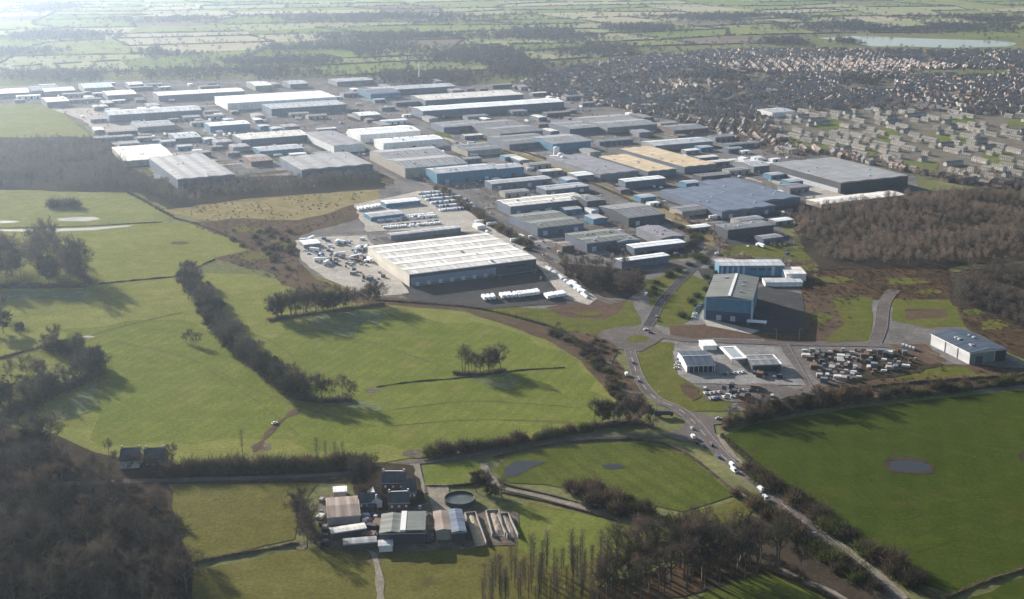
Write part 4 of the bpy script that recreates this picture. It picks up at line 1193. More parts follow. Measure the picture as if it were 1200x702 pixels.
hedge('ragged hedge on the wood side of the main road', [(866, 572), (905, 602), (950, 638), (1000, 678), (1040, 708)], 4, 3, 16)
hedge('scrubby hedge along the ditch below the huge warehouse', [(440, 352), (500, 356), (560, 362), (620, 376), (665, 392), (700, 425), (726, 462)], 5, 2.2, 14)
hedge('brown hedge between the lush field and the builders yard', [(870, 484), (940, 468), (1000, 456), (1080, 448), (1200, 440)], 4, 3, 14)
hedge('hedge at the right end of the paddock beside the slurry tank', [(500, 570), (530, 570), (560, 567), (575, 560)], 2.4, 2.2, 12)

def fill(px, sp, jit=.5):
    W = [P(*p) for p in px]
    x0, x1 = min(p[0] for p in W), max(p[0] for p in W)
    y0, y1 = min(p[1] for p in W), max(p[1] for p in W)
    out = []
    y = y0
    while y < y1:
        x = x0
        while x < x1:
            a, b = x + random.uniform(-jit, jit) * sp, y + random.uniform(-jit, jit) * sp
            if inpoly(a, b, W) and not blocked(a, b, 4): out.append((a, b))
            x += sp
        y += sp
    return out
hedge('dense undergrowth filling the slanting tree belt', [(220, 330), (230, 348), (242, 367), (257, 390), (277, 411), (300, 431), (326, 452), (350, 466), (376, 471), (412, 469)], 12, 4.5, 34)
hedge('dense undergrowth under the tree row below the scrapyard', [(314, 376), (345, 371), (380, 366), (412, 362), (450, 357)], 7, 3.5, 24)
hedge('dense dark edge of the arrowhead copse facing the field', [(0, 492), (30, 476), (64, 461), (96, 448), (113, 438), (101, 425), (79, 413), (52, 409)], 14, 8, 60)
hedge('dense undergrowth beneath the tall pond side clump', [(-20, 338), (30, 337), (70, 336), (104, 334), (90, 318), (64, 290)], 13, 5, 34)
hedge('thicket under the small round mid field clump', [(532, 438), (560, 440), (592, 435)], 7, 3.5, 22)
hedge('dark thicket left of the road junction', [(698, 502), (722, 498), (745, 496), (764, 500)], 10, 4, 26)
hedge('dense hedge of the dark scrub row by the white farm lane', [(196, 557), (240, 555), (300, 552), (360, 550), (425, 546)], 10, 5, 40)
hedge('brown thicket left of the cream farm barns', [(348, 592), (354, 612), (366, 630), (380, 642)], 8, 5, 40)
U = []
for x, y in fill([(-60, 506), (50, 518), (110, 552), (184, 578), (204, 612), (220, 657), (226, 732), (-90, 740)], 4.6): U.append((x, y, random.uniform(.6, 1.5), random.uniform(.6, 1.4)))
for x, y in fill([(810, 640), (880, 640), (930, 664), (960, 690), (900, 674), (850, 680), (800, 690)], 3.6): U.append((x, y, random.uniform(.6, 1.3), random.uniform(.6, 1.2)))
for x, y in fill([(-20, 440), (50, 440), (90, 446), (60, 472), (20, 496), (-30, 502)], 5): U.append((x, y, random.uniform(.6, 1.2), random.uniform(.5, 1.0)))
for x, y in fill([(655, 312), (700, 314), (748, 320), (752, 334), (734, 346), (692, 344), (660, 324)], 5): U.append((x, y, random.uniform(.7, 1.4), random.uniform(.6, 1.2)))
# far-off woods and scrub: uncountable masses
def sized(sp, s0, s1):
    out = []
    for x, y in sp:
        k = .82 + .30 * math.sin(x * .031 + 1.7 * math.sin(y * .017)) * math.sin(y * .023 + x * .011)
        if k < .62 and random.random() < .6: continue
        out.append((x, y, random.uniform(s0, s1) * (.8 + .25 * k), random.uniform(s0, s1) * k * 1.15))
    return out
def twiggy(h, w, n):
    c = unit(n) * (RNG.random(n) ** .45)[:, None] * [w / 2, w / 2, h * .40]
    c[:, 2] += h * .6
    d = c - np.array([0, 0, h * .25]); d /= np.linalg.norm(d, axis=1, keepdims=True)
    d = d + unit(n) * .6
    L = (.7 + 1.0 * RNG.random(n))[:, None]
    tr = tubes([((0, 0, 0), (.1, .1, h * .7), .24, .08)], 3)
    return np.concatenate([slivers(c - d * L * .6, c + d * L * .6, .26 + .2 * RNG.random(n)), tr])
UV_ = [shrub(3, 3, 110) for k in range(5)]
UW = [x for x in U]
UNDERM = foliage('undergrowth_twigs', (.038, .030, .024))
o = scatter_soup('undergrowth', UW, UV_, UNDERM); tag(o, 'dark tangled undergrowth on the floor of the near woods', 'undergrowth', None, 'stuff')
MIDV = [twiggy(11 + k, 6.5 + .5 * k, 190) for k in range(5)]
FARV = [blob(10 + k, 9, 34, 2.6) for k in range(6)]
tag(scatter_soup('woodland', sized(fill([(935, 250), (1075, 230), (1260, 216), (1260, 302), (1100, 312), (990, 309), (960, 306), (942, 280)], 8.5), .6, 1.15), MIDV, WOODT), 'brown leafless wood between the housing and the rusty bracken', 'wood', None, 'stuff')
tag(scatter_soup('woodland', sized(fill([(1112, 326), (1180, 312), (1260, 300), (1260, 400), (1192, 382), (1120, 356)], 8), .7, 1.2), MIDV, WOODT), 'dark brown wood on the right edge above the long blue roofed shed', 'wood', None, 'stuff')
tag(scatter_soup('woodland', sized(fill([(-40, 192), (40, 190), (128, 176), (150, 200), (182, 214), (320, 212), (440, 206), (448, 214), (300, 228), (198, 240), (160, 222), (-40, 219)], 9), .7, 1.25) +
                 sized(fill([(-40, 166), (128, 164), (136, 178), (40, 186), (-40, 186)], 10), .6, .9), MIDV, FARTREE), 'dark hazy wood in front of the huge ribbed works', 'wood', None, 'stuff')

SCR = []
for q, sp_ in (([(935, 318), (1000, 314), (1110, 312), (1118, 350), (1030, 352), (940, 346)], 5), ([(1122, 354), (1240, 390), (1240, 430), (1185, 412), (1132, 382)], 5), ([(226, 266), (270, 258), (350, 260), (420, 242), (350, 278), (350, 310), (372, 328), (430, 348), (330, 332), (256, 302), (296, 292)], 6),
               ([(940, 346), (1012, 348), (990, 380), (945, 392)], 7), ([(1000, 442), (1100, 428), (1200, 434), (1200, 446), (1000, 462), (890, 478)], 6), ([(642, 372), (668, 384), (700, 394), (728, 432), (760, 480), (735, 486), (700, 440), (664, 404)], 6), ([(200, 244), (330, 232), (440, 224), (420, 236), (330, 258), (240, 260)], 9)):
    for x, y in fill(q, sp_):
        if random.random() < .55 + .45 * math.sin(x * .09) * math.sin(y * .06): SCR.append((x, y, random.uniform(.3, 1.0), random.uniform(.3, .9)))
tag(scatter_soup('scrub_growth', SCR, UV_, SHRUBM[0]), 'low brown scrub growing over the waste ground', 'scrub', None, 'stuff')

# trees of gardens, hedgerows and distant woods
sp = []; HEDL = []
for (a, b) in FAR_EDGES:
    A, Bq = Vector(a), Vector(b)
    L = (Bq - A).length
    if random.random() < .28: continue
    far = (A.y > 4200)
    HEDL.append((A, Bq))
    step = random.choice([16, 26, 60]) * (1.6 if far else 1)
    for k in range(int(L / step)):
        p = A.lerp(Bq, (k + random.random()) / (L / step))
        s = random.uniform(.3, .95) * (1.1 if far else 1)
        sp.append((p.x + random.gauss(0, 3), p.y + random.gauss(0, 3), s * (1.7 if far else 1.2), s * .8))
for (cx, cy, rx, ry, n) in [(62, 9, 20, 3.4, 500), (60, 43, 72, 3.6, 700), (110, 90, 125, 5, 600), (262, 88, 90, 5, 700), (440, 22, 140, 4.5, 1100), (400, 58, 75, 6, 600), (560, 66, 70, 8, 650), (500, 92, 70, 6, 500),
                            (640, 42, 60, 6, 800), (600, 82, 50, 9, 420), (470, 45, 100, 4, 700), (750, 34, 40, 3, 400), (870, 22, 80, 3.4, 900), (1050, 33, 130, 4, 1200), (1150, 24, 80, 3, 600), (1000, 50, 22, 2, 120),
                            (935, 50, 40, 3, 300), (210, 62, 34, 5, 300), (190, 24, 60, 2.4, 400), (690, 60, 60, 6, 300), (330, 74, 60, 4, 350), (20, 62, 60, 2.2, 200), (870, 92, 50, 9, 160), (1020, 98, 40, 6, 120)]:
    W = [P(*p) for p in ellipse_px(cx, cy, rx, ry, 18, .15)]
    x0, x1 = min(p[0] for p in W), max(p[0] for p in W); y0, y1 = min(p[1] for p in W), max(p[1] for p in W)
    for _ in range(n):
        x, y = random.gauss((x0 + x1) / 2, (x1 - x0) * .27), random.gauss((y0 + y1) / 2, (y1 - y0) * .30)
        if math.sin(x * .012 + cy) * math.sin(y * .006 + cx) < -.35: continue
        if y > 1500 and not inpoly(x, y, LKW) and not blocked(x, y, 8): 
            s = random.uniform(.7, 1.4); sp.append((x, y, s * (1.3 if y > 3000 else 1), s))
for _ in range(2600):   # lake shores and the land between
    px, py = random.uniform(-20, 1220), random.uniform(2, 100) 
    if random.random() > (.25 + .75 * abs(math.sin(px * .013 + py * .11))): continue
    x, y = P(px, py)
    if inpoly(x, y, INW) or inpoly(x, y, LKW): continue
    s = random.uniform(.4, 1.0); sp.append((x, y, s * 1.3, s))
def far_hedges(L):
    out = []
    for A, Bq in L:
        n = max(2, int((Bq - A).length / 22)); t = (Bq - A).normalized(); nn = Vector((-t.y, t.x))
        pr = None
        for k in range(n + 1):
            p = A.lerp(Bq, k / n) + nn * random.uniform(-1.5, 1.5)
            w, h = random.uniform(2.2, 4), random.uniform(1.6, 4.5)
            s = [(p.x + nn.x * w, p.y + nn.y * w, 0), (p.x + nn.x * w * .4, p.y + nn.y * w * .4, h), (p.x - nn.x * w * .4, p.y - nn.y * w * .4, h), (p.x - nn.x * w, p.y - nn.y * w, 0)]
            if pr and random.random() > .08:
                for j in range(3): out += [pr[j], pr[j + 1], s[j + 1], pr[j], s[j + 1], s[j]]
            pr = s
    return np.array(out, dtype=float)
tag(obj('far_hedgerows', tri_mesh('far_hedgerows', far_hedges(HEDL), FARTREE)), 'thin hedgerows dividing the far hazy farmland', 'hedges', None, 'stuff')
tag(scatter_soup('hedgerow_trees', sp, FARV, FARTREE), 'hazy hedgerow trees and copses over the far farmland', 'trees', None, 'stuff')

# ------------------------------------------------------------------ houses
HW = [sheet('render_wall_%d' % i, c, 'x', 6, None, rough=.85, spec=.08) for i, c in enumerate([(.50, .47, .42), (.20, .125, .10), (.32, .29, .26), (.23, .155, .12)])]
HR = [sheet('tile_roof_%d' % i, c, 'x', 6, None, rough=.85, spec=.08, dirt=.25) for i, c in enumerate([(.22, .195, .185), (.26, .185, .155), (.19, .185, .195), (.26, .235, .215)])]
def house_meshes(w, d, h, pitch, wm, rm, chim=1):
    W = MB(); T = MB(); tp = math.tan(R(pitch)); rise = tp * d / 2
    for sgn in (-1, 1):
        q = [(sgn * w / 2, -d / 2, 0), (sgn * w / 2, d / 2, 0), (sgn * w / 2, d / 2, h), (sgn * w / 2, 0, h + rise), (sgn * w / 2, -d / 2, h)]
        if sgn == -1: q.reverse()
        W.face(q)
    W.face([(-w / 2, -d / 2, 0), (w / 2, -d / 2, 0), (w / 2, -d / 2, h), (-w / 2, -d / 2, h)])
    W.face([(w / 2, d / 2, 0), (-w / 2, d / 2, 0), (-w / 2, d / 2, h), (w / 2, d / 2, h)])
    n = max(2, int(w / 4))
    for k in range(n):
        for z in (1.5, h - 1.3):
            for sy in (-1, 1):
                W.box((-w / 2 + w * (k + .5) / n, sy * (d / 2 + .02), z), (1.5, .08, 1.1), 1)
    e = .35
    for sy in (-1, 1):
        a = [(-w / 2 - e, sy * (d / 2 + e), h - tp * e + .1), (w / 2 + e, sy * (d / 2 + e), h - tp * e + .1), (w / 2 + e, 0, h + rise + .1), (-w / 2 - e, 0, h + rise + .1)]
        T.face(a if sy < 0 else a[::-1])
    for k in range(chim):
        T.box((-w / 2 + w * (k + .5) / max(chim, 1), 0, h + rise + .3), (.9, .7, 1.6))
    return W.mesh('house_wall', [wm, GLASS]), T.mesh('house_roof', rm)
HV = [house_meshes(random.choice([8, 11, 14]), 7.5, 5, 35, HW[i % 4], HR[(i * 3 + i // 4) % 4], 1 + i % 2) for i in range(8)]
TV = [house_meshes(L, 7, 4.8, 28, HW[j], HR[k], 3) for L, j, k in ((17, 0, 3), (24, 0, 0), (12, 0, 0), (30, 0, 3))]

def put_house(v, x, y, rz, label, group, name='house', cat='house'):
    r = obj(name, v[0]); r.location = (x, y, 0); r.rotation_euler = (0, 0, rz)
    obj('roof', v[1], r)
    return tag(r, label, cat, group)

# the estate of pale terraces nearest the wood: every block a thing
ESTW = [P(*p) for p in [(900, 138), (925, 130), (1000, 128), (1100, 132), (1215, 136), (1215, 214), (1130, 212), (1075, 202), (985, 180), (920, 168)]]
GREEN = ground_mat('estate_lawn', (.10, .125, .035), (.16, .165, .06), None, s=(.02, .08, .4))
for q in [[(1020, 152), (1048, 150), (1060, 168), (1035, 172)], [(1150, 180), (1185, 178), (1192, 196), (1160, 196)], [(1060, 188), (1100, 192), (1090, 204), (1062, 200)], [(920, 160), (980, 172), (960, 176), (915, 168)], [(1180, 141), (1215, 140), (1215, 148), (1180, 147)], [(950, 140), (985, 139), (1000, 150), (960, 152)], [(1090, 158), (1130, 157), (1140, 168), (1100, 170)], [(1000, 176), (1030, 178), (1020, 184), (992, 182)], [(1110, 140), (1140, 139), (1148, 147), (1115, 148)], [(1070, 120), (1110, 118), (1112, 124), (1075, 126)], [(1070, 84), (1180, 82), (1190, 88), (1080, 90)]]:
    patch('lawn', q, GREEN, 2, 20)
v0 = R(117)
ter = []
ux = Vector((math.cos(R(27)), math.sin(R(27)))); vx = Vector((-ux.y, ux.x))
o0 = Vector(P(1050, 170))
for i in range(-20, 22):
    for j in range(-14, 15):
        c = o0 + ux * (i * 25 + (j % 2) * 10 + random.uniform(-3, 3)) + vx * (j * 42 + random.uniform(-5, 5))
        if not inpoly(c.x, c.y, ESTW) or blocked(c.x, c.y, 16): continue
        if random.random() < .34: continue
        px, py = proj(c.x, c.y)
        ter.append((c.x, c.y, px, py))
for (x, y, px, py) in ter:
    along = random.random() < .82
    put_house(random.choice(TV), x, y, R(27) + (math.pi / 2 if along else 0) + random.gauss(0, .05),
              'pale terraced block with grey roof in the estate above the brown wood', 'terraced blocks of the estate above the brown wood', 'terrace_block', 'terrace')
    FOOT.append((x, y, R(27) + (math.pi / 2 if along else 0), 24, 8))

# dense housing behind: districts of streets, each with its own grain
spots = []
DIST = [(random.uniform(-100, 2600), random.uniform(1500, 4100), R(27) + random.gauss(0, .55), random.uniform(26, 40), random.uniform(10.5, 15)) for _ in range(120)]
for k, (dx, dy, da, rg, hg) in enumerate(DIST):
    ca, sa = math.cos(da), math.sin(da)
    bend = random.gauss(0, .0012)
    for i in range(-36, 37):
        for j in range(-20, 21):
            if j % 3 == 2 and random.random() < .5: continue
            u = i * hg + random.gauss(0, 1.0); v = j * rg * .62 + bend * u * u + random.gauss(0, .8)
            if i % 12 == 4: continue
            x, y = dx + u * ca - v * sa, dy + u * sa + v * ca
            if not inpoly(x, y, TOW) or inpoly(x, y, ESTW): continue
            if min(range(len(DIST)), key=lambda q: (DIST[q][0] - x) ** 2 + (DIST[q][1] - y) ** 2) != k: continue
            if blocked(x, y, 7) or random.random() < .08: continue
            px, py = proj(x, y)
            if px > 1212 or (1068 < px < 1182 and 81 < py < 88.5) or (985 < px < 1050 and 92 < py < 106) or (840 < px < 900 and 86 < py < 99): continue
            spots.append((x, y, da + (math.pi if random.random() < .5 else 0) + (math.pi / 2 if random.random() < .12 else 0) + 2 * bend * u))
spots.sort(key=lambda p: p[1])
near, far = spots[:200], spots[200:]
for (x, y, rz) in near:
    put_house(random.choice(HV), x, y, rz,
              'small brick or rendered house in the near rows of the dense housing', 'houses in the near rows of the dense housing')
fw, fm, fv = [], [], []
off = 0
HA = []
for (wme, rme) in HV:
    vs, fs, ms = [], [], []
    for me, sh in ((wme, 0), (rme, 1)):
        b = len(vs)
        vs += [v.co[:] for v in me.vertices]
        for p in me.polygons:
            if sh == 0 and p.material_index == 1: continue
            fs.append([b + q for q in p.vertices]); ms.append(sh)
    HA.append((np.array(vs), fs, ms))
FV, FF, FM = [], [], []
for (x, y, rz) in far:
    k = random.randrange(len(HA)); vs, fs, ms = HA[k]
    a = rz
    ca, sa = math.cos(a), math.sin(a)
    b = len(FV)
    FV += [(x + p[0] * ca - p[1] * sa, y + p[0] * sa + p[1] * ca, p[2]) for p in vs]
    wi, ri = k % 4, 4 + (k * 3 + k // 4) % 4
    for f, m in zip(fs, ms):
        FF.append([b + q for q in f]); FM.append(wi if m == 0 else ri)
me = bpy.data.meshes.new('distant_houses'); me.from_pydata(FV, [], FF)
for m in HW + HR: me.materials.append(m)
me.polygons.foreach_set('material_index', FM); me.update()
tag(obj('distant_houses', me), 'far rooftops of the dense housing stretching towards the lake', 'houses', None, 'stuff')

# garden trees of the town
sp = []
for (x, y, rz) in spots:
    for _ in range(2):
        s = random.uniform(.3, .7); sp.append((x + random.uniform(-9, 9), y + random.choice([-11, 11]) + random.uniform(-3, 3), s, s))
for (x, y, px, py) in ter:
    for k in range(4):
        if random.random() < .6:
            s = random.uniform(.3, .6); sp.append((x + random.uniform(-14, 14), y + random.uniform(-20, 20), s * .8, s * .8))
for a, b in fill([(1060, 206), (1130, 216), (1215, 220), (1215, 206), (1150, 204), (1090, 200), (1000, 182), (940, 176)], 13): 
    s = random.uniform(.4, .8); sp.append((a, b, s, s))
for a, b in fill([(860, 150), (905, 140), (915, 170), (960, 180), (925, 186), (870, 172)], 12):
    s = random.uniform(.4, .8); sp.append((a, b, s, s))
tag(scatter_soup('garden_trees', sp, FARV, GARDT), 'bare garden trees among the dense housing', 'trees', None, 'stuff')
# small sheds and units filling the estate between the big roofs
def unit_proto(w, d, h, wk, rk, n):
    W = MB(); T = MB(); tp = math.tan(R(6)); sw = d / n; e = .3
    for sgn in (-1, 1):
        q = [(sgn * w / 2, -d / 2, 0), (sgn * w / 2, d / 2, 0), (sgn * w / 2, d / 2, h)]
        for i in reversed(range(n)): q += [(sgn * w / 2, -d / 2 + (i + .5) * sw, h + tp * sw / 2), (sgn * w / 2, -d / 2 + i * sw, h)]
        W.face(q if sgn > 0 else q[::-1])
    for sgn in (-1, 1): W.face([(sgn * -w / 2, sgn * d / 2, 0), (sgn * w / 2, sgn * d / 2, 0), (sgn * w / 2, sgn * d / 2, h), (sgn * -w / 2, sgn * d / 2, h)][::-sgn])
    for i in range(n):
        for sgn in (-1, 1):
            s0, s1 = (-d / 2 + i * sw, -d / 2 + (i + .5) * sw) if sgn < 0 else (-d / 2 + (i + .5) * sw, -d / 2 + (i + 1) * sw)
            z0, z1 = (h, h + tp * sw / 2) if sgn < 0 else (h + tp * sw / 2, h)
            T.face([(-w / 2 - e, s0, z0 + .15), (w / 2 + e, s0, z0 + .15), (w / 2 + e, s1, z1 + .15), (-w / 2 - e, s1, z1 + .15)])
    for k in range(max(1, int(w / 9))): W.box((-w / 2 + w * (k + .5) / max(1, int(w / 9)), -d / 2 - .03, 1.9), (3.4, .1, 3.7), 1)
    rc = ROOFC[rk]
    return (W.mesh('unit_wall', [sheet('wall_' + wk, WALLC[wk], 'x', 7.0, mul(WALLC[wk], .55), .35, .5, .35, .18, .97), DOORD]),
            T.mesh('unit_roof', sheet('roof_' + rk, rc, 'x', 6.5, mul(rc, 1.45), .5, .6, .12, .24)), w, d)
UP = [unit_proto(*a) for a in [(26, 16, 6, 'slate', 'mid', 1), (40, 22, 7, 'grey', 'grey', 2), (18, 14, 5, 'brick', 'dark', 1), (55, 24, 8, 'slate', 'pale', 2), (34, 18, 6, 'stone', 'mid', 1), (22, 18, 6, 'blue', 'pale', 1),
                               (46, 20, 7, 'dark', 'grey', 2), (30, 26, 7, 'grey', 'purple', 2), (14, 10, 4, 'white', 'white', 1), (60, 18, 6, 'slate', 'grey', 1), (44, 18, 6, 'white', 'white', 1), (32, 16, 6, 'slate', 'cream', 1), (24, 14, 5, 'grey', 'white', 1)]]
n = t = 0
while n < 170 and t < 9000:
    t += 1
    px, py = random.uniform(20, 930), random.uniform(98, 285)
    if not inpoly(px, py, INDUS) or (340 < px < 560 and py > 215) or (px < 460 and py > 192) or (px < 110 and py > 120): continue
    x, y = P(px, py); u = random.choice(UP)
    m = max(u[2], u[3]) * .5 + 3
    if blocked(x, y, m * .9): continue
    if any(abs((x - a) * (d2 - b) - (y - b) * (c - a)) / math.hypot(c - a, d2 - b) < 18 for (a, b), (c, d2) in [(P(640, 191), P(834, 288)), (P(482, 196), P(690, 344))]): continue
    zone = ('back rows of sheds left of the white chimney' if px < 480 and py < 145 else 'middle rows left of the blue walled warehouse' if px < 490 else 'back rows right of the white chimney' if py < 160 else 'blocks either side of the railway strip')
    r_ = obj('industrial_unit', u[0]); r_.location = (x, y, 0); r_.rotation_euler = (0, 0, R(SNAP) + random.choice([0, 0, math.pi / 2]))
    obj('roof', u[1], r_); tag(r_, 'small plain industrial unit in the ' + zone, 'industrial unit', 'small units in the ' + zone)
    FOOT.append((x, y, r_.rotation_euler[2], u[2], u[3])); n += 1
print('units', n)
# verges and rough corners between the sheds
VG = MB()
for _ in range(260):
    px, py = random.uniform(60, 950), random.uniform(100, 330)
    if not inpoly(px, py, INDUS) or (345 < px < 640 and py > 222): continue
    x, y = P(px, py); a0, L_, W_ = R(SNAP) + random.choice([0, math.pi / 2]), random.uniform(10, 45), random.uniform(4, 12)
    if blocked(x, y, W_): continue
    z = APZ + .03 + .0004 * len(VG.f)
    VG.face([(x + math.cos(t) * L_ * math.cos(a0) * k - math.sin(t) * W_ * math.sin(a0) * k, y + math.cos(t) * L_ * math.sin(a0) * k + math.sin(t) * W_ * math.cos(a0) * k, z) for t, k in [(q * math.pi / 6, random.uniform(.75, 1.1)) for q in range(12)]], random.randrange(3))
tag(VG.build('verge', [G_V, SCRUB, CONL]), kind='structure')
# planting inside the industrial estate
TR0 = [Vector(P(*p)) for p in [(540, 157), (640, 191), (725, 225), (770, 245), (834, 288)]]
def on_trk(x, y, m=10):
    q = Vector((x, y))
    return any((a.lerp(b, max(0, min(1, (q - a).dot(b - a) / (b - a).length_squared))) - q).length < m for a, b in zip(TR0, TR0[1:]))
sp = []
for _ in range(4600):
    px, py = random.uniform(40, 960), random.uniform(96, 330)
    if not inpoly(px, py, INDUS): continue
    if 345 < px < 560 and py > 222: continue
    x, y = P(px, py)
    if blocked(x, y, 5): continue
    if math.sin(x * .02 + 2) * math.sin(y * .013) < -.1: continue
    if on_trk(x, y): continue
    s = random.uniform(.2, .55); sp.append((x, y, s, s))
for L_, n in [([(484, 200), (520, 226), (556, 252)], 40), ([(130, 94), (300, 92), (420, 90)], 60), ([(900, 246), (940, 262), (930, 290), (900, 290)], 36), ([(786, 256), (830, 270), (845, 292)], 30)]:
    for x, y in sample_line(L_, n, 5):
        s = random.uniform(.3, .6)
        if not blocked(x, y, 3): sp.append((x, y, s, s))
tag(scatter_soup('estate_planting', sp, FARV, GARDT), 'scrubby trees and planting between the industrial sheds', 'planting', None, 'stuff')

# ------------------------------------------------------------------ vehicles
def paint(name, c): return plain('paint_' + name, c, .3, .5, .05)
PC = {'white': (.8, .8, .8), 'silver': (.5, .51, .53), 'black': (.02, .02, .022), 'blue': (.04, .09, .25), 'red': (.35, .03, .03), 'grey': (.18, .19, .2)}
TYRE = plain('tyre_rubber', (.02, .02, .02), .9, .1, .1)
LAMP = plain('lamp_glass', (.7, .7, .65), .2, .6, .05)
def loft(mb, secs, half, m=0):
    """profile list (x, z) closed, extruded across y with tumblehome"""
    b = len(mb.v); n = len(secs)
    for s in (-1, 1):
        for (x, z, k) in secs: mb.v.append((x, s * half * k, z))
    for i in range(n):
        j = (i + 1) % n
        mb.f.append((b + i, b + j, b + n + j, b + n + i)); mb.m.append(m)
    mb.f.append(tuple(b + i for i in reversed(range(n)))); mb.m.append(m)
    mb.f.append(tuple(b + n + i for i in range(n))); mb.m.append(m)
def wheels(root, xs, r, half):
    for x in xs:
        for s in (-1, 1):
            w = MB(); w.tube((x, s * half - .11, r), (x, s * half + .11, r), r, r, 12); w.build('wheel', TYRE, root)
def car_proto(c):
    r = empty('car', (0, 0, -500))
    b = MB(); loft(b, [(-2.1, .3, 1), (2.1, .3, 1), (2.15, .62, .96), (1.95, .82, .94), (1.0, .95, .95), (-1.7, .98, .95), (-2.12, .85, .95)], .88); b.build('body', paint(c, PC[c]), r)
    g = MB(); loft(g, [(1.0, .95, .93), (.35, 1.42, .76), (-1.1, 1.44, .76), (-1.75, .98, .92)], .88); g.build('window', GLASS, r)
    g = MB(); g.box((-.4, 0, 1.45), (1.45, 1.3, .06)); g.build('roof', paint(c, PC[c]), r)
    wheels(r, (-1.3, 1.3), .33, .8)
    for s in (-1, 1):
        l = MB(); l.box((2.1, s * .62, .68), (.12, .36, .16)); l.build('headlight', LAMP, r)
    return r
def van_proto(c):
    r = empty('van', (0, 0, -500))
    b = MB(); loft(b, [(-2.7, .35, 1), (2.7, .35, 1), (2.75, .9, .97), (2.2, 1.15, .96), (1.5, 2.1, .9), (1.2, 2.35, .88), (-2.6, 2.4, .9), (-2.72, 1.2, .98)], 1.0); b.build('body', paint(c, PC[c]), r)
    g = MB(); g.face([(2.18, -.8, 1.2), (2.18, .8, 1.2), (1.54, .76, 2.08), (1.54, -.76, 2.08)]); 
    g.v = [(x + .05, y, z + .03) for x, y, z in g.v]; g.build('windscreen', GLASS, r)
    wheels(r, (-1.7, 1.75), .36, .92)
    return r
def lorry_proto(c, box=(.8, .8, .8)):
    r = empty('lorry', (0, 0, -500))
    b = MB(); loft(b, [(4.2, .6, 1), (6.2, .6, 1), (6.25, 1.7, 1), (5.95, 3.0, .96), (4.4, 3.2, .96), (4.2, 2.9, .98)], 1.25); b.build('cab', paint(c, PC[c]), r)
    g = MB(); g.box((6.2, 0, 2.2), (.3, 2.1, .8)); g.build('windscreen', GLASS, r)
    b = MB(); b.box((-1.3, 0, 2.6), (10.6, 2.5, 2.8)); b.build('trailer', plain('trailer_%d' % int(box[0] * 100), box, .4, .4, .06), r)
    b = MB(); b.box((0, 0, .95), (11.6, 1.1, .35)); b.build('chassis', TYRE, r)
    wheels(r, (-5.2, -4.0, -2.8, 5.1), .5, 1.05)
    return r
def single(proto, name):
    """one-mesh version for vehicles only a few pixels long"""
    mb = MB(); mats = []
    for ch in proto.children:
        me = ch.data
        if me.materials[0] not in mats: mats.append(me.materials[0])
        k = mats.index(me.materials[0]); b = len(mb.v)
        mb.v += [v.co[:] for v in me.vertices]
        for p in me.polygons: mb.f.append(tuple(b + q for q in p.vertices)); mb.m.append(k)
    return mb.mesh(name, mats)
CARP = {c: car_proto(c) for c in PC}
VANP = {c: van_proto(c) for c in ('white', 'blue', 'silver')}
LORP = {'white': lorry_proto('white'), 'blue': lorry_proto('blue'), 'dark': lorry_proto('black', (.05, .055, .07))}
CARM = {c: single(p, 'car_mesh') for c, p in CARP.items()}
VANM = {c: single(p, 'van_mesh') for c, p in VANP.items()}
LORM = {c: single(p, 'lorry_mesh') for c, p in LORP.items()}

def heading(px, py):
    x, y = P(px, py); best = None
    for pts in ROADS.values():
        for i in range(0, len(pts) - 1):
            d = (pts[i] - Vector((x, y))).length
            if best is None or d < best[0]:
                t = pts[i + 1] - pts[i]; best = (d, math.atan2(t.y, t.x))
    return best[1]
ZR = 0.9
def drive(kind, c, px, py, label, flip=False, rz=None, name=None):
    src = {'car': CARP, 'van': VANP, 'lorry': LORP}[kind][c]
    o = copy_tree(src)
    x, y = P(px, py)
    o.location = (x, y, LAYER[0] * 0 + ROADZ)
    o.rotation_euler = (0, 0, (rz if rz is not None else heading(px, py)) + (math.pi if flip else 0))
    o.name = kind if not name else name
    return tag(o, label, kind)
ROADZ = LAYER[0] - .05
drive('van', 'white', 812, 513.5, 'white van in the mouth of the lane at the road junction')
drive('car', 'silver', 811, 503, 'silver car just above the white van at the road junction')
drive('car', 'silver', 842, 491.5, 'silver car on the right hand stub of the road junction', rz=.1)
drive('car', 'black', 816, 520, 'dark car turning below the white van at the junction')
drive('car', 'grey', 823, 523, 'grey car in the middle of the junction, second from the white van')
drive('car', 'black', 834, 523, 'black car on the field side of the junction')
drive('car', 'blue', 842, 537, 'dark blue car leaving the junction down the main road')
drive('van', 'white', 858, 547, 'white van on the main road below the junction, ahead of a second one', True)
drive('van', 'white', 860, 553, 'second white van close behind another on the main road', True)
drive('van', 'white', 891, 574.5, 'white van ahead of the pair on the main road bend')
drive('car', 'black', 893.5, 580, 'black car between the two white vehicles on the main road')
drive('van', 'white', 897, 586, 'white van behind the black car on the main road', True)
drive('car', 'silver', 955, 627, 'lone silver car on the straight main road')
drive('lorry', 'dark', 778, 488, 'dark lorry parked on the lay-by left of the junction', rz=.05)
drive('car', 'silver', 769, 372, 'silver car on the estate road north of the roundabout')
drive('car', 'red', 771, 376, 'red car behind the silver one north of the roundabout')
drive('car', 'white', 757, 387, 'white car entering the roundabout from the north', rz=.3)
drive('car', 'black', 763, 391, 'black car on the roundabout next to the white car', rz=-.6)
drive('van', 'white', 734, 440, 'white van on the road south of the roundabout')
drive('car', 'blue', 742, 426, 'blue car just south of the roundabout')
drive('car', 'grey', 748, 447, 'grey car following on the road south of the roundabout')
drive('van', 'white', 757, 346, 'pale van on the verge road above the roundabout')
drive('car', 'white', 322, 497, 'white farm vehicle on the muddy gateway in the big field', rz=.6)

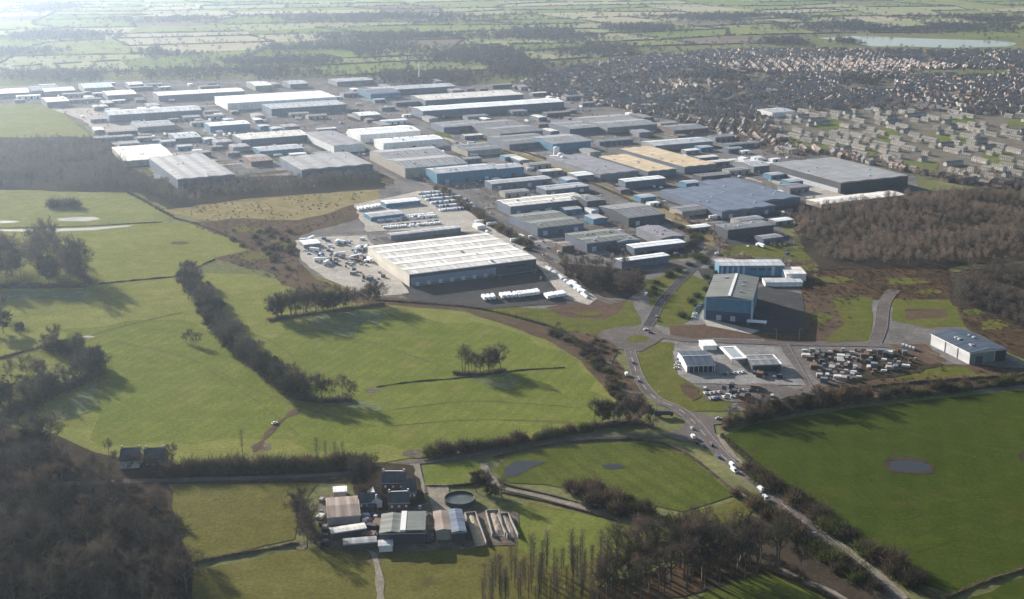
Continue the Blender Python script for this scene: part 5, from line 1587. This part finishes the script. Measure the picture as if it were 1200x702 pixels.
CARS = [0]
CMIX = ['silver', 'grey', 'black', 'white', 'white', 'silver', 'blue', 'grey']
TRK = [Vector(P(*p)) for p in [(540, 157), (640, 191), (725, 225), (770, 245), (834, 288)]]
def on_track(x, y, m=14):
    q = Vector((x, y))
    for a, b in zip(TRK, TRK[1:]):
        t = max(0, min(1, (q - a).dot(b - a) / (b - a).length_squared))
        if (a.lerp(b, t) - q).length < m: return True
    return False
def park(kind, c, x, y, rz, label, group):
    m = {'car': CARM, 'van': VANM, 'lorry': LORM}[kind][c]
    o = obj({'car': 'parked_car', 'van': 'parked_van', 'lorry': 'parked_lorry'}[kind], m)
    o.location = (x, y, ROADZ); o.rotation_euler = (0, 0, rz)
    CARS[0] += 1
    return tag(o, label, kind, group)
def rows(kind, cols, p0, p1, n, rz, label, group, jit=.4, depth=None):
    A, Bq = Vector(P(*p0)), Vector(P(*p1))
    for k in range(n):
        p = A.lerp(Bq, (k + .5) / n)
        if random.random() < .1: continue
        park(kind, random.choice(cols), p.x + random.uniform(-jit, jit), p.y + random.uniform(-jit, jit), rz + random.gauss(0, .03), label, group)
a25 = R(25.5)
# white lorries in the yard in front of the huge warehouse
rows('lorry', ['white'], (560, 352), (630, 345), 14, a25 + 1.35, 'white lorry in the bright row in front of the huge warehouse', 'white lorries in front of the huge warehouse')
rows('lorry', ['white'], (605, 348), (632, 344), 6, a25 + 1.35, 'white lorry in the second rank in front of the huge warehouse', 'second rank of white lorries')
rows('lorry', ['white', 'blue'], (638, 350), (662, 346), 6, a25 + 1.4, 'lorry at the right end of the yard in front of the huge warehouse', 'lorries at the right end of the warehouse yard')
rows('van', ['white', 'white', 'blue'], (640, 314), (688, 350), 24, 2.0, 'van parked along the lorry road right of the huge warehouse', 'vans along the lorry road')
rows('lorry', ['white'], (668, 332), (684, 346), 3, 2.0, 'white lorry parked along the lorry road', 'white lorries along the lorry road')
# ranks behind the huge warehouse
for k, (a, b, n) in enumerate([((490, 228), (522, 225), 24), ((494, 231.5), (530, 228), 28), ((499, 235), (540, 231), 30), ((505, 239), (547, 235), 30), ((511, 243), (553, 239.5), 30), ((515, 247.5), (558, 244), 28)]):
    rows('van', ['white', 'white', 'silver', 'white', 'blue'], a, b, n, a25 + 1.57, 'white van in the glittering ranks behind the huge warehouse, rank %s' % ['farthest', 'second', 'third', 'fourth', 'fifth', 'nearest'][k], 'vans in the %s rank behind the huge warehouse' % ['farthest', 'second', 'third', 'fourth', 'fifth', 'nearest'][k])
rows('car', CMIX, (440, 262), (512, 255), 26, a25 + 1.57, 'car in the long line behind the yard sheds', 'cars in the long line behind the yard sheds')
rows('car', CMIX, (444, 266), (514, 259), 26, a25 + 1.57, 'car in the nearer long line behind the yard sheds', 'cars in the nearer long line behind the yard sheds')
rows('lorry', ['white', 'blue'], (418, 247), (446, 242.5), 7, a25 + 1.5, 'trailer parked at the left end of the yard sheds', 'trailers left of the yard sheds')
for k, (a, b, n, lb) in enumerate([((438, 258), (508, 251.5), 26, 'farther'), ((442, 259.8), (510, 253.4), 26, 'middle'), ((448, 268), (516, 262), 24, 'nearest')]):
    rows('van', ['white', 'white', 'silver', 'white'], a, b, n, a25 + 1.57, 'white van in the %s packed line between the yard sheds and the lean-to store' % lb, 'vans in the %s packed line by the lean-to store' % lb)
for k, (a, b, n, lb) in enumerate([((503, 229.8), (532, 226.8), 26, 'upper'), ((510, 237), (546, 233), 28, 'middle'), ((522, 245.4), (556, 241.8), 26, 'lower')]):
    rows('car', ['white', 'silver', 'white', 'black'], a, b, n, a25 + 1.57, 'car in the %s filler line among the glittering van ranks' % lb, 'cars in the %s line among the van ranks' % lb)
# scrapyard
for _ in range(64):
    px, py = random.uniform(356, 440), random.uniform(280, 312)
    if py > 280 + (px - 350) * .5 + 14: continue
    x, y = P(px, py)
    if not blocked(x, y, 2): park(random.choice(['car', 'car', 'van', 'lorry']), 'white' if random.random() < .6 else 'blue', x, y, random.uniform(0, 6), 'vehicle dumped in the scrapyard corner left of the huge warehouse', 'vehicles in the scrapyard corner')
# verge-side and retail parks
rows('car', CMIX, (824, 462), (890, 457), 12, 1.8, 'car in the upper row of the small car park below the fuel station', 'cars in the upper row below the fuel station')
rows('car', CMIX, (830, 468), (880, 464), 12, 1.8, 'car in the lower row of the small car park below the fuel station', 'cars in the lower row below the fuel station')
rows('car', CMIX, (792, 434), (798, 414), 6, .2, 'car beside the white end wall of the showroom', 'cars beside the showroom')
rows('car', CMIX, (842, 440), (872, 437), 7, 1.7, 'car on the forecourt below the fuel canopy', 'cars on the fuel forecourt')
rows('van', ['white', 'silver'], (1056, 406), (1076, 412), 5, 1.2, 'van parked left of the long blue roofed shed', 'vans left of the long blue roofed shed')
rows('car', CMIX, (820, 356), (812, 374), 8, .2, 'car parked left of the tall blue building', 'cars left of the tall blue building')
n = 0
while n < 240:
    px, py = random.uniform(60, 930), random.uniform(112, 300)
    if not inpoly(px, py, INDUS) or (340 < px < 560 and py > 218) or (px < 460 and py > 190): continue
    x, y = P(px, py)
    if blocked(x, y, 2.5) or on_track(x, y): continue
    n += 1
    park(random.choice(['car', 'car', 'van', 'van', 'lorry']), 'white' if random.random() < .55 else 'blue', x, y, a25 + random.choice([0, 1.57]) + random.gauss(0, .05), 'vehicle parked in the yards between the industrial sheds', 'vehicles parked between the industrial sheds')

# street lamps along the main road and the roundabout
LB = MB(); LB.tube((0, 0, 0), (0, 0, 9), .16, .09, 6)
LA = MB(); LA.tube((0, 0, 9), (1.8, 0, 9.4), .08, .06, 6); LA.box((2.1, 0, 9.42), (.9, .3, .16))
LBM, LAM = LB.mesh('lamp_post', PIPE), LA.mesh('lamp_arm', PIPE)
def lamps(pxs, lab, grp):
    for x, y in sample_line(pxs, 7, 0):
        l = obj('street_lamp', LBM); l.location = (x, y, 0); l.rotation_euler = (0, 0, random.choice([.6, 3.7])); obj('lamp_arm', LAM, l)
        tag(l, lab, 'street lamp', grp)
lamps([(848, 545), (828, 522), (808, 500), (768, 474), (744, 448), (732, 418)], 'grey street lamp on the west kerb between junction and roundabout', 'street lamps south of the roundabout')
lamps([(768, 372), (782, 352), (804, 330), (830, 304)], 'grey street lamp beside the estate road north of the roundabout', 'street lamps north of the roundabout')
lamps([(790, 394), (850, 396.5), (930, 399), (1020, 401)], 'grey street lamp beside the service road above the fuel station', 'street lamps on the service road')

# builders' yard: pallets and stacks
STM = [plain('stack_%d' % i, c, .85, .2, .2) for i, c in enumerate([(.30, .28, .25), (.50, .49, .47), (.14, .085, .065), (.13, .15, .19), (.05, .052, .06)])]
PAL = plain('pallet_wood', (.28, .2, .12), .9, .1, .2)
def stack_proto(i, w, d, h):
    r = empty('pallet_stack', (0, 0, -500))
    p = MB()
    for k in range(3): p.box((0, (k - 1) * d * .42, .1), (w, .16, .16))
    for k in range(5): p.box(((k - 2) * w * .22, 0, .22), (w * .14, d, .06))
    p.build('pallet', PAL, r)
    p = MB(); n = 3
    for k in range(n): p.box((random.uniform(-.05, .05), 0, .26 + h / n * (k + .5)), (w * random.uniform(.9, 1), d * .94, h / n * .96))
    p.build('load', STM[i], r)
    return r
STK = [stack_proto(i, random.uniform(2.2, 5), random.uniform(2, 3.2), random.uniform(1.2, 2.6)) for i in range(5)]
def stacks(poly, n, label, group):
    for x, y in sample_poly(poly, n, 4.2):
        o = copy_tree(random.choice(STK)); k_ = random.choice([.6, .8, 1, 1.2, 1.7]); o.scale = (k_ * random.uniform(.8, 1.3), k_, k_ ** .5); o.location = (x, y, ROADZ); o.rotation_euler = (0, 0, -.25 + random.choice([0, 1.57]) + random.gauss(0, .06))
        tag(o, label, 'pallet stack', group)
stacks([(940, 412), (1005, 410), (1008, 446), (965, 450)], 62, 'pallet stack in the crowded left half of the builders yard', 'pallet stacks in the left half of the builders yard')
stacks([(1010, 412), (1060, 414), (1080, 424), (1050, 436), (1012, 440)], 30, 'pallet stack in the sparse right half of the builders yard', 'pallet stacks in the right half of the builders yard')
stacks([(880, 436), (912, 434), (916, 444), (885, 446)], 7, 'pallet stack behind the small dark fronted shop', 'pallet stacks by the dark fronted shop')
stacks([(375, 300), (430, 290), (455, 325), (430, 335)], 36, 'material stack on the pale hardstanding beside the huge warehouse', 'material stacks beside the huge warehouse')
stacks([(820, 456), (895, 452), (905, 466), (835, 470)], 12, 'pallet stack among the cars of the small car park', 'pallet stacks in the small car park')
stacks([(376, 584), (384, 600), (382, 640), (374, 632)], 8, 'pallet stack along the left edge of the farmyard', 'pallet stacks at the left edge of the farmyard')
stacks([(425, 600), (444, 596), (444, 632), (430, 634)], 9, 'pallet stack between the cattle shed and the twin span barn', 'pallet stacks in the middle of the farmyard')
BL = MB(); BL.tube((0, -.6, .65), (0, .6, .65), .65, .65, 14); BLM = BL.mesh('bale', plain('bale_wrap', (.03, .032, .035), .35, .5, .2))
for k in range(26):
    x, y = P(501 + (k % 4) * 2.2 + random.uniform(-.4, .4), 628 + (k // 4) * 1.6 + random.uniform(-.3, .3))
    b_ = obj('silage_bale', BLM); b_.location = (x, y, ROADZ); b_.rotation_euler = (0, 0, random.uniform(-.3, .3))
    tag(b_, 'black wrapped bale in the heap right of the twin span barn', 'bale', 'black bales beside the twin span barn')
for k, (c_, px, py, lb) in enumerate([('blue', 436, 604, 'blue car in the farmyard below the white gabled cottage'), ('white', 430, 612, 'white van beside the cattle shed in the farmyard'), ('silver', 492, 596, 'silver car at the end of the farm drive')]):
    x, y = P(px, py); park('van' if k == 1 else 'car', c_, x, y, k * .8, lb, None)
for pr in list(CARP.values()) + list(VANP.values()) + list(LORP.values()) + STK:
    for ch in list(pr.children): bpy.data.objects.remove(ch)
    bpy.data.objects.remove(pr)

# ------------------------------------------------------------------ air, light, camera
HZ = MB(); HZ.box((0, 7850, (CAMH + 20) / 2 - .5), (32000, 16900, CAMH + 20 + 1))
hm = bpy.data.materials.new('haze'); hm.use_nodes = True
nt = hm.node_tree; nt.nodes.clear()
out = nt.nodes.new('ShaderNodeOutputMaterial'); pv = nt.nodes.new('ShaderNodeVolumePrincipled')
pv.inputs['Color'].default_value = (.64, .79, 1.0, 1)
pv.inputs['Density'].default_value = 4.8e-5
pv.inputs['Anisotropy'].default_value = .76
nt.links.new(pv.outputs[0], out.inputs['Volume'])
hz = HZ.build('haze', hm); tag(hz, 'pale blue haze over the whole landscape', 'haze', None, 'stuff')
hz.display_type = 'WIRE'

EL = 17.0
sx, sy = -.64, .77
w = bpy.data.worlds.new('World'); SC.world = w; w.use_nodes = True
nt = w.node_tree
bg = nt.nodes['Background']
sky = nt.nodes.new('ShaderNodeTexSky'); sky.sky_type = 'NISHITA'; sky.sun_disc = False
sky.sun_elevation = R(EL); sky.sun_rotation = math.atan2(sx, sy)
sky.air_density = 1.0; sky.dust_density = 1.6; sky.ozone_density = 1.2
nt.links.new(sky.outputs[0], bg.inputs['Color']); bg.inputs['Strength'].default_value = .062
sl = bpy.data.lights.new('sun', 'SUN'); sl.energy = 5.0; sl.angle = R(.5); sl.color = (1, .945, .87)
so = bpy.data.objects.new('sun', sl); COL.objects.link(so)
c, s = math.cos(R(EL)), math.sin(R(EL)); nrm = math.hypot(sx, sy)
so.rotation_euler = Vector((-sx / nrm * c, -sy / nrm * c, -s)).to_track_quat('-Z', 'Y').to_euler()
so.location = (0, 0, 300)

cam = bpy.data.cameras.new('camera'); cam.sensor_width = 36; cam.lens = 36 * F / 1200
cam.clip_start = 1; cam.clip_end = 60000
co = bpy.data.objects.new('camera', cam); COL.objects.link(co)
co.location = (0, 0, CAMH); co.rotation_euler = (math.pi / 2 - PIT, 0, 0)
SC.camera = co
SC.view_settings.view_transform = 'Standard'; SC.view_settings.look = 'None'
SC.view_settings.gamma = 1; SC.view_settings.exposure = 1.32
SC.view_settings.use_curve_mapping = False
SC.render.engine = 'CYCLES'
SC.cycles.use_denoising = True
SC.cycles.max_bounces = 4; SC.cycles.diffuse_bounces = 2; SC.cycles.glossy_bounces = 2; SC.cycles.volume_bounces = 1; SC.cycles.transparent_max_bounces = 4
print('trees', NTREE[0], 'parked', CARS[0], 'terraces', len(ter), 'houses', len(near), len(far))
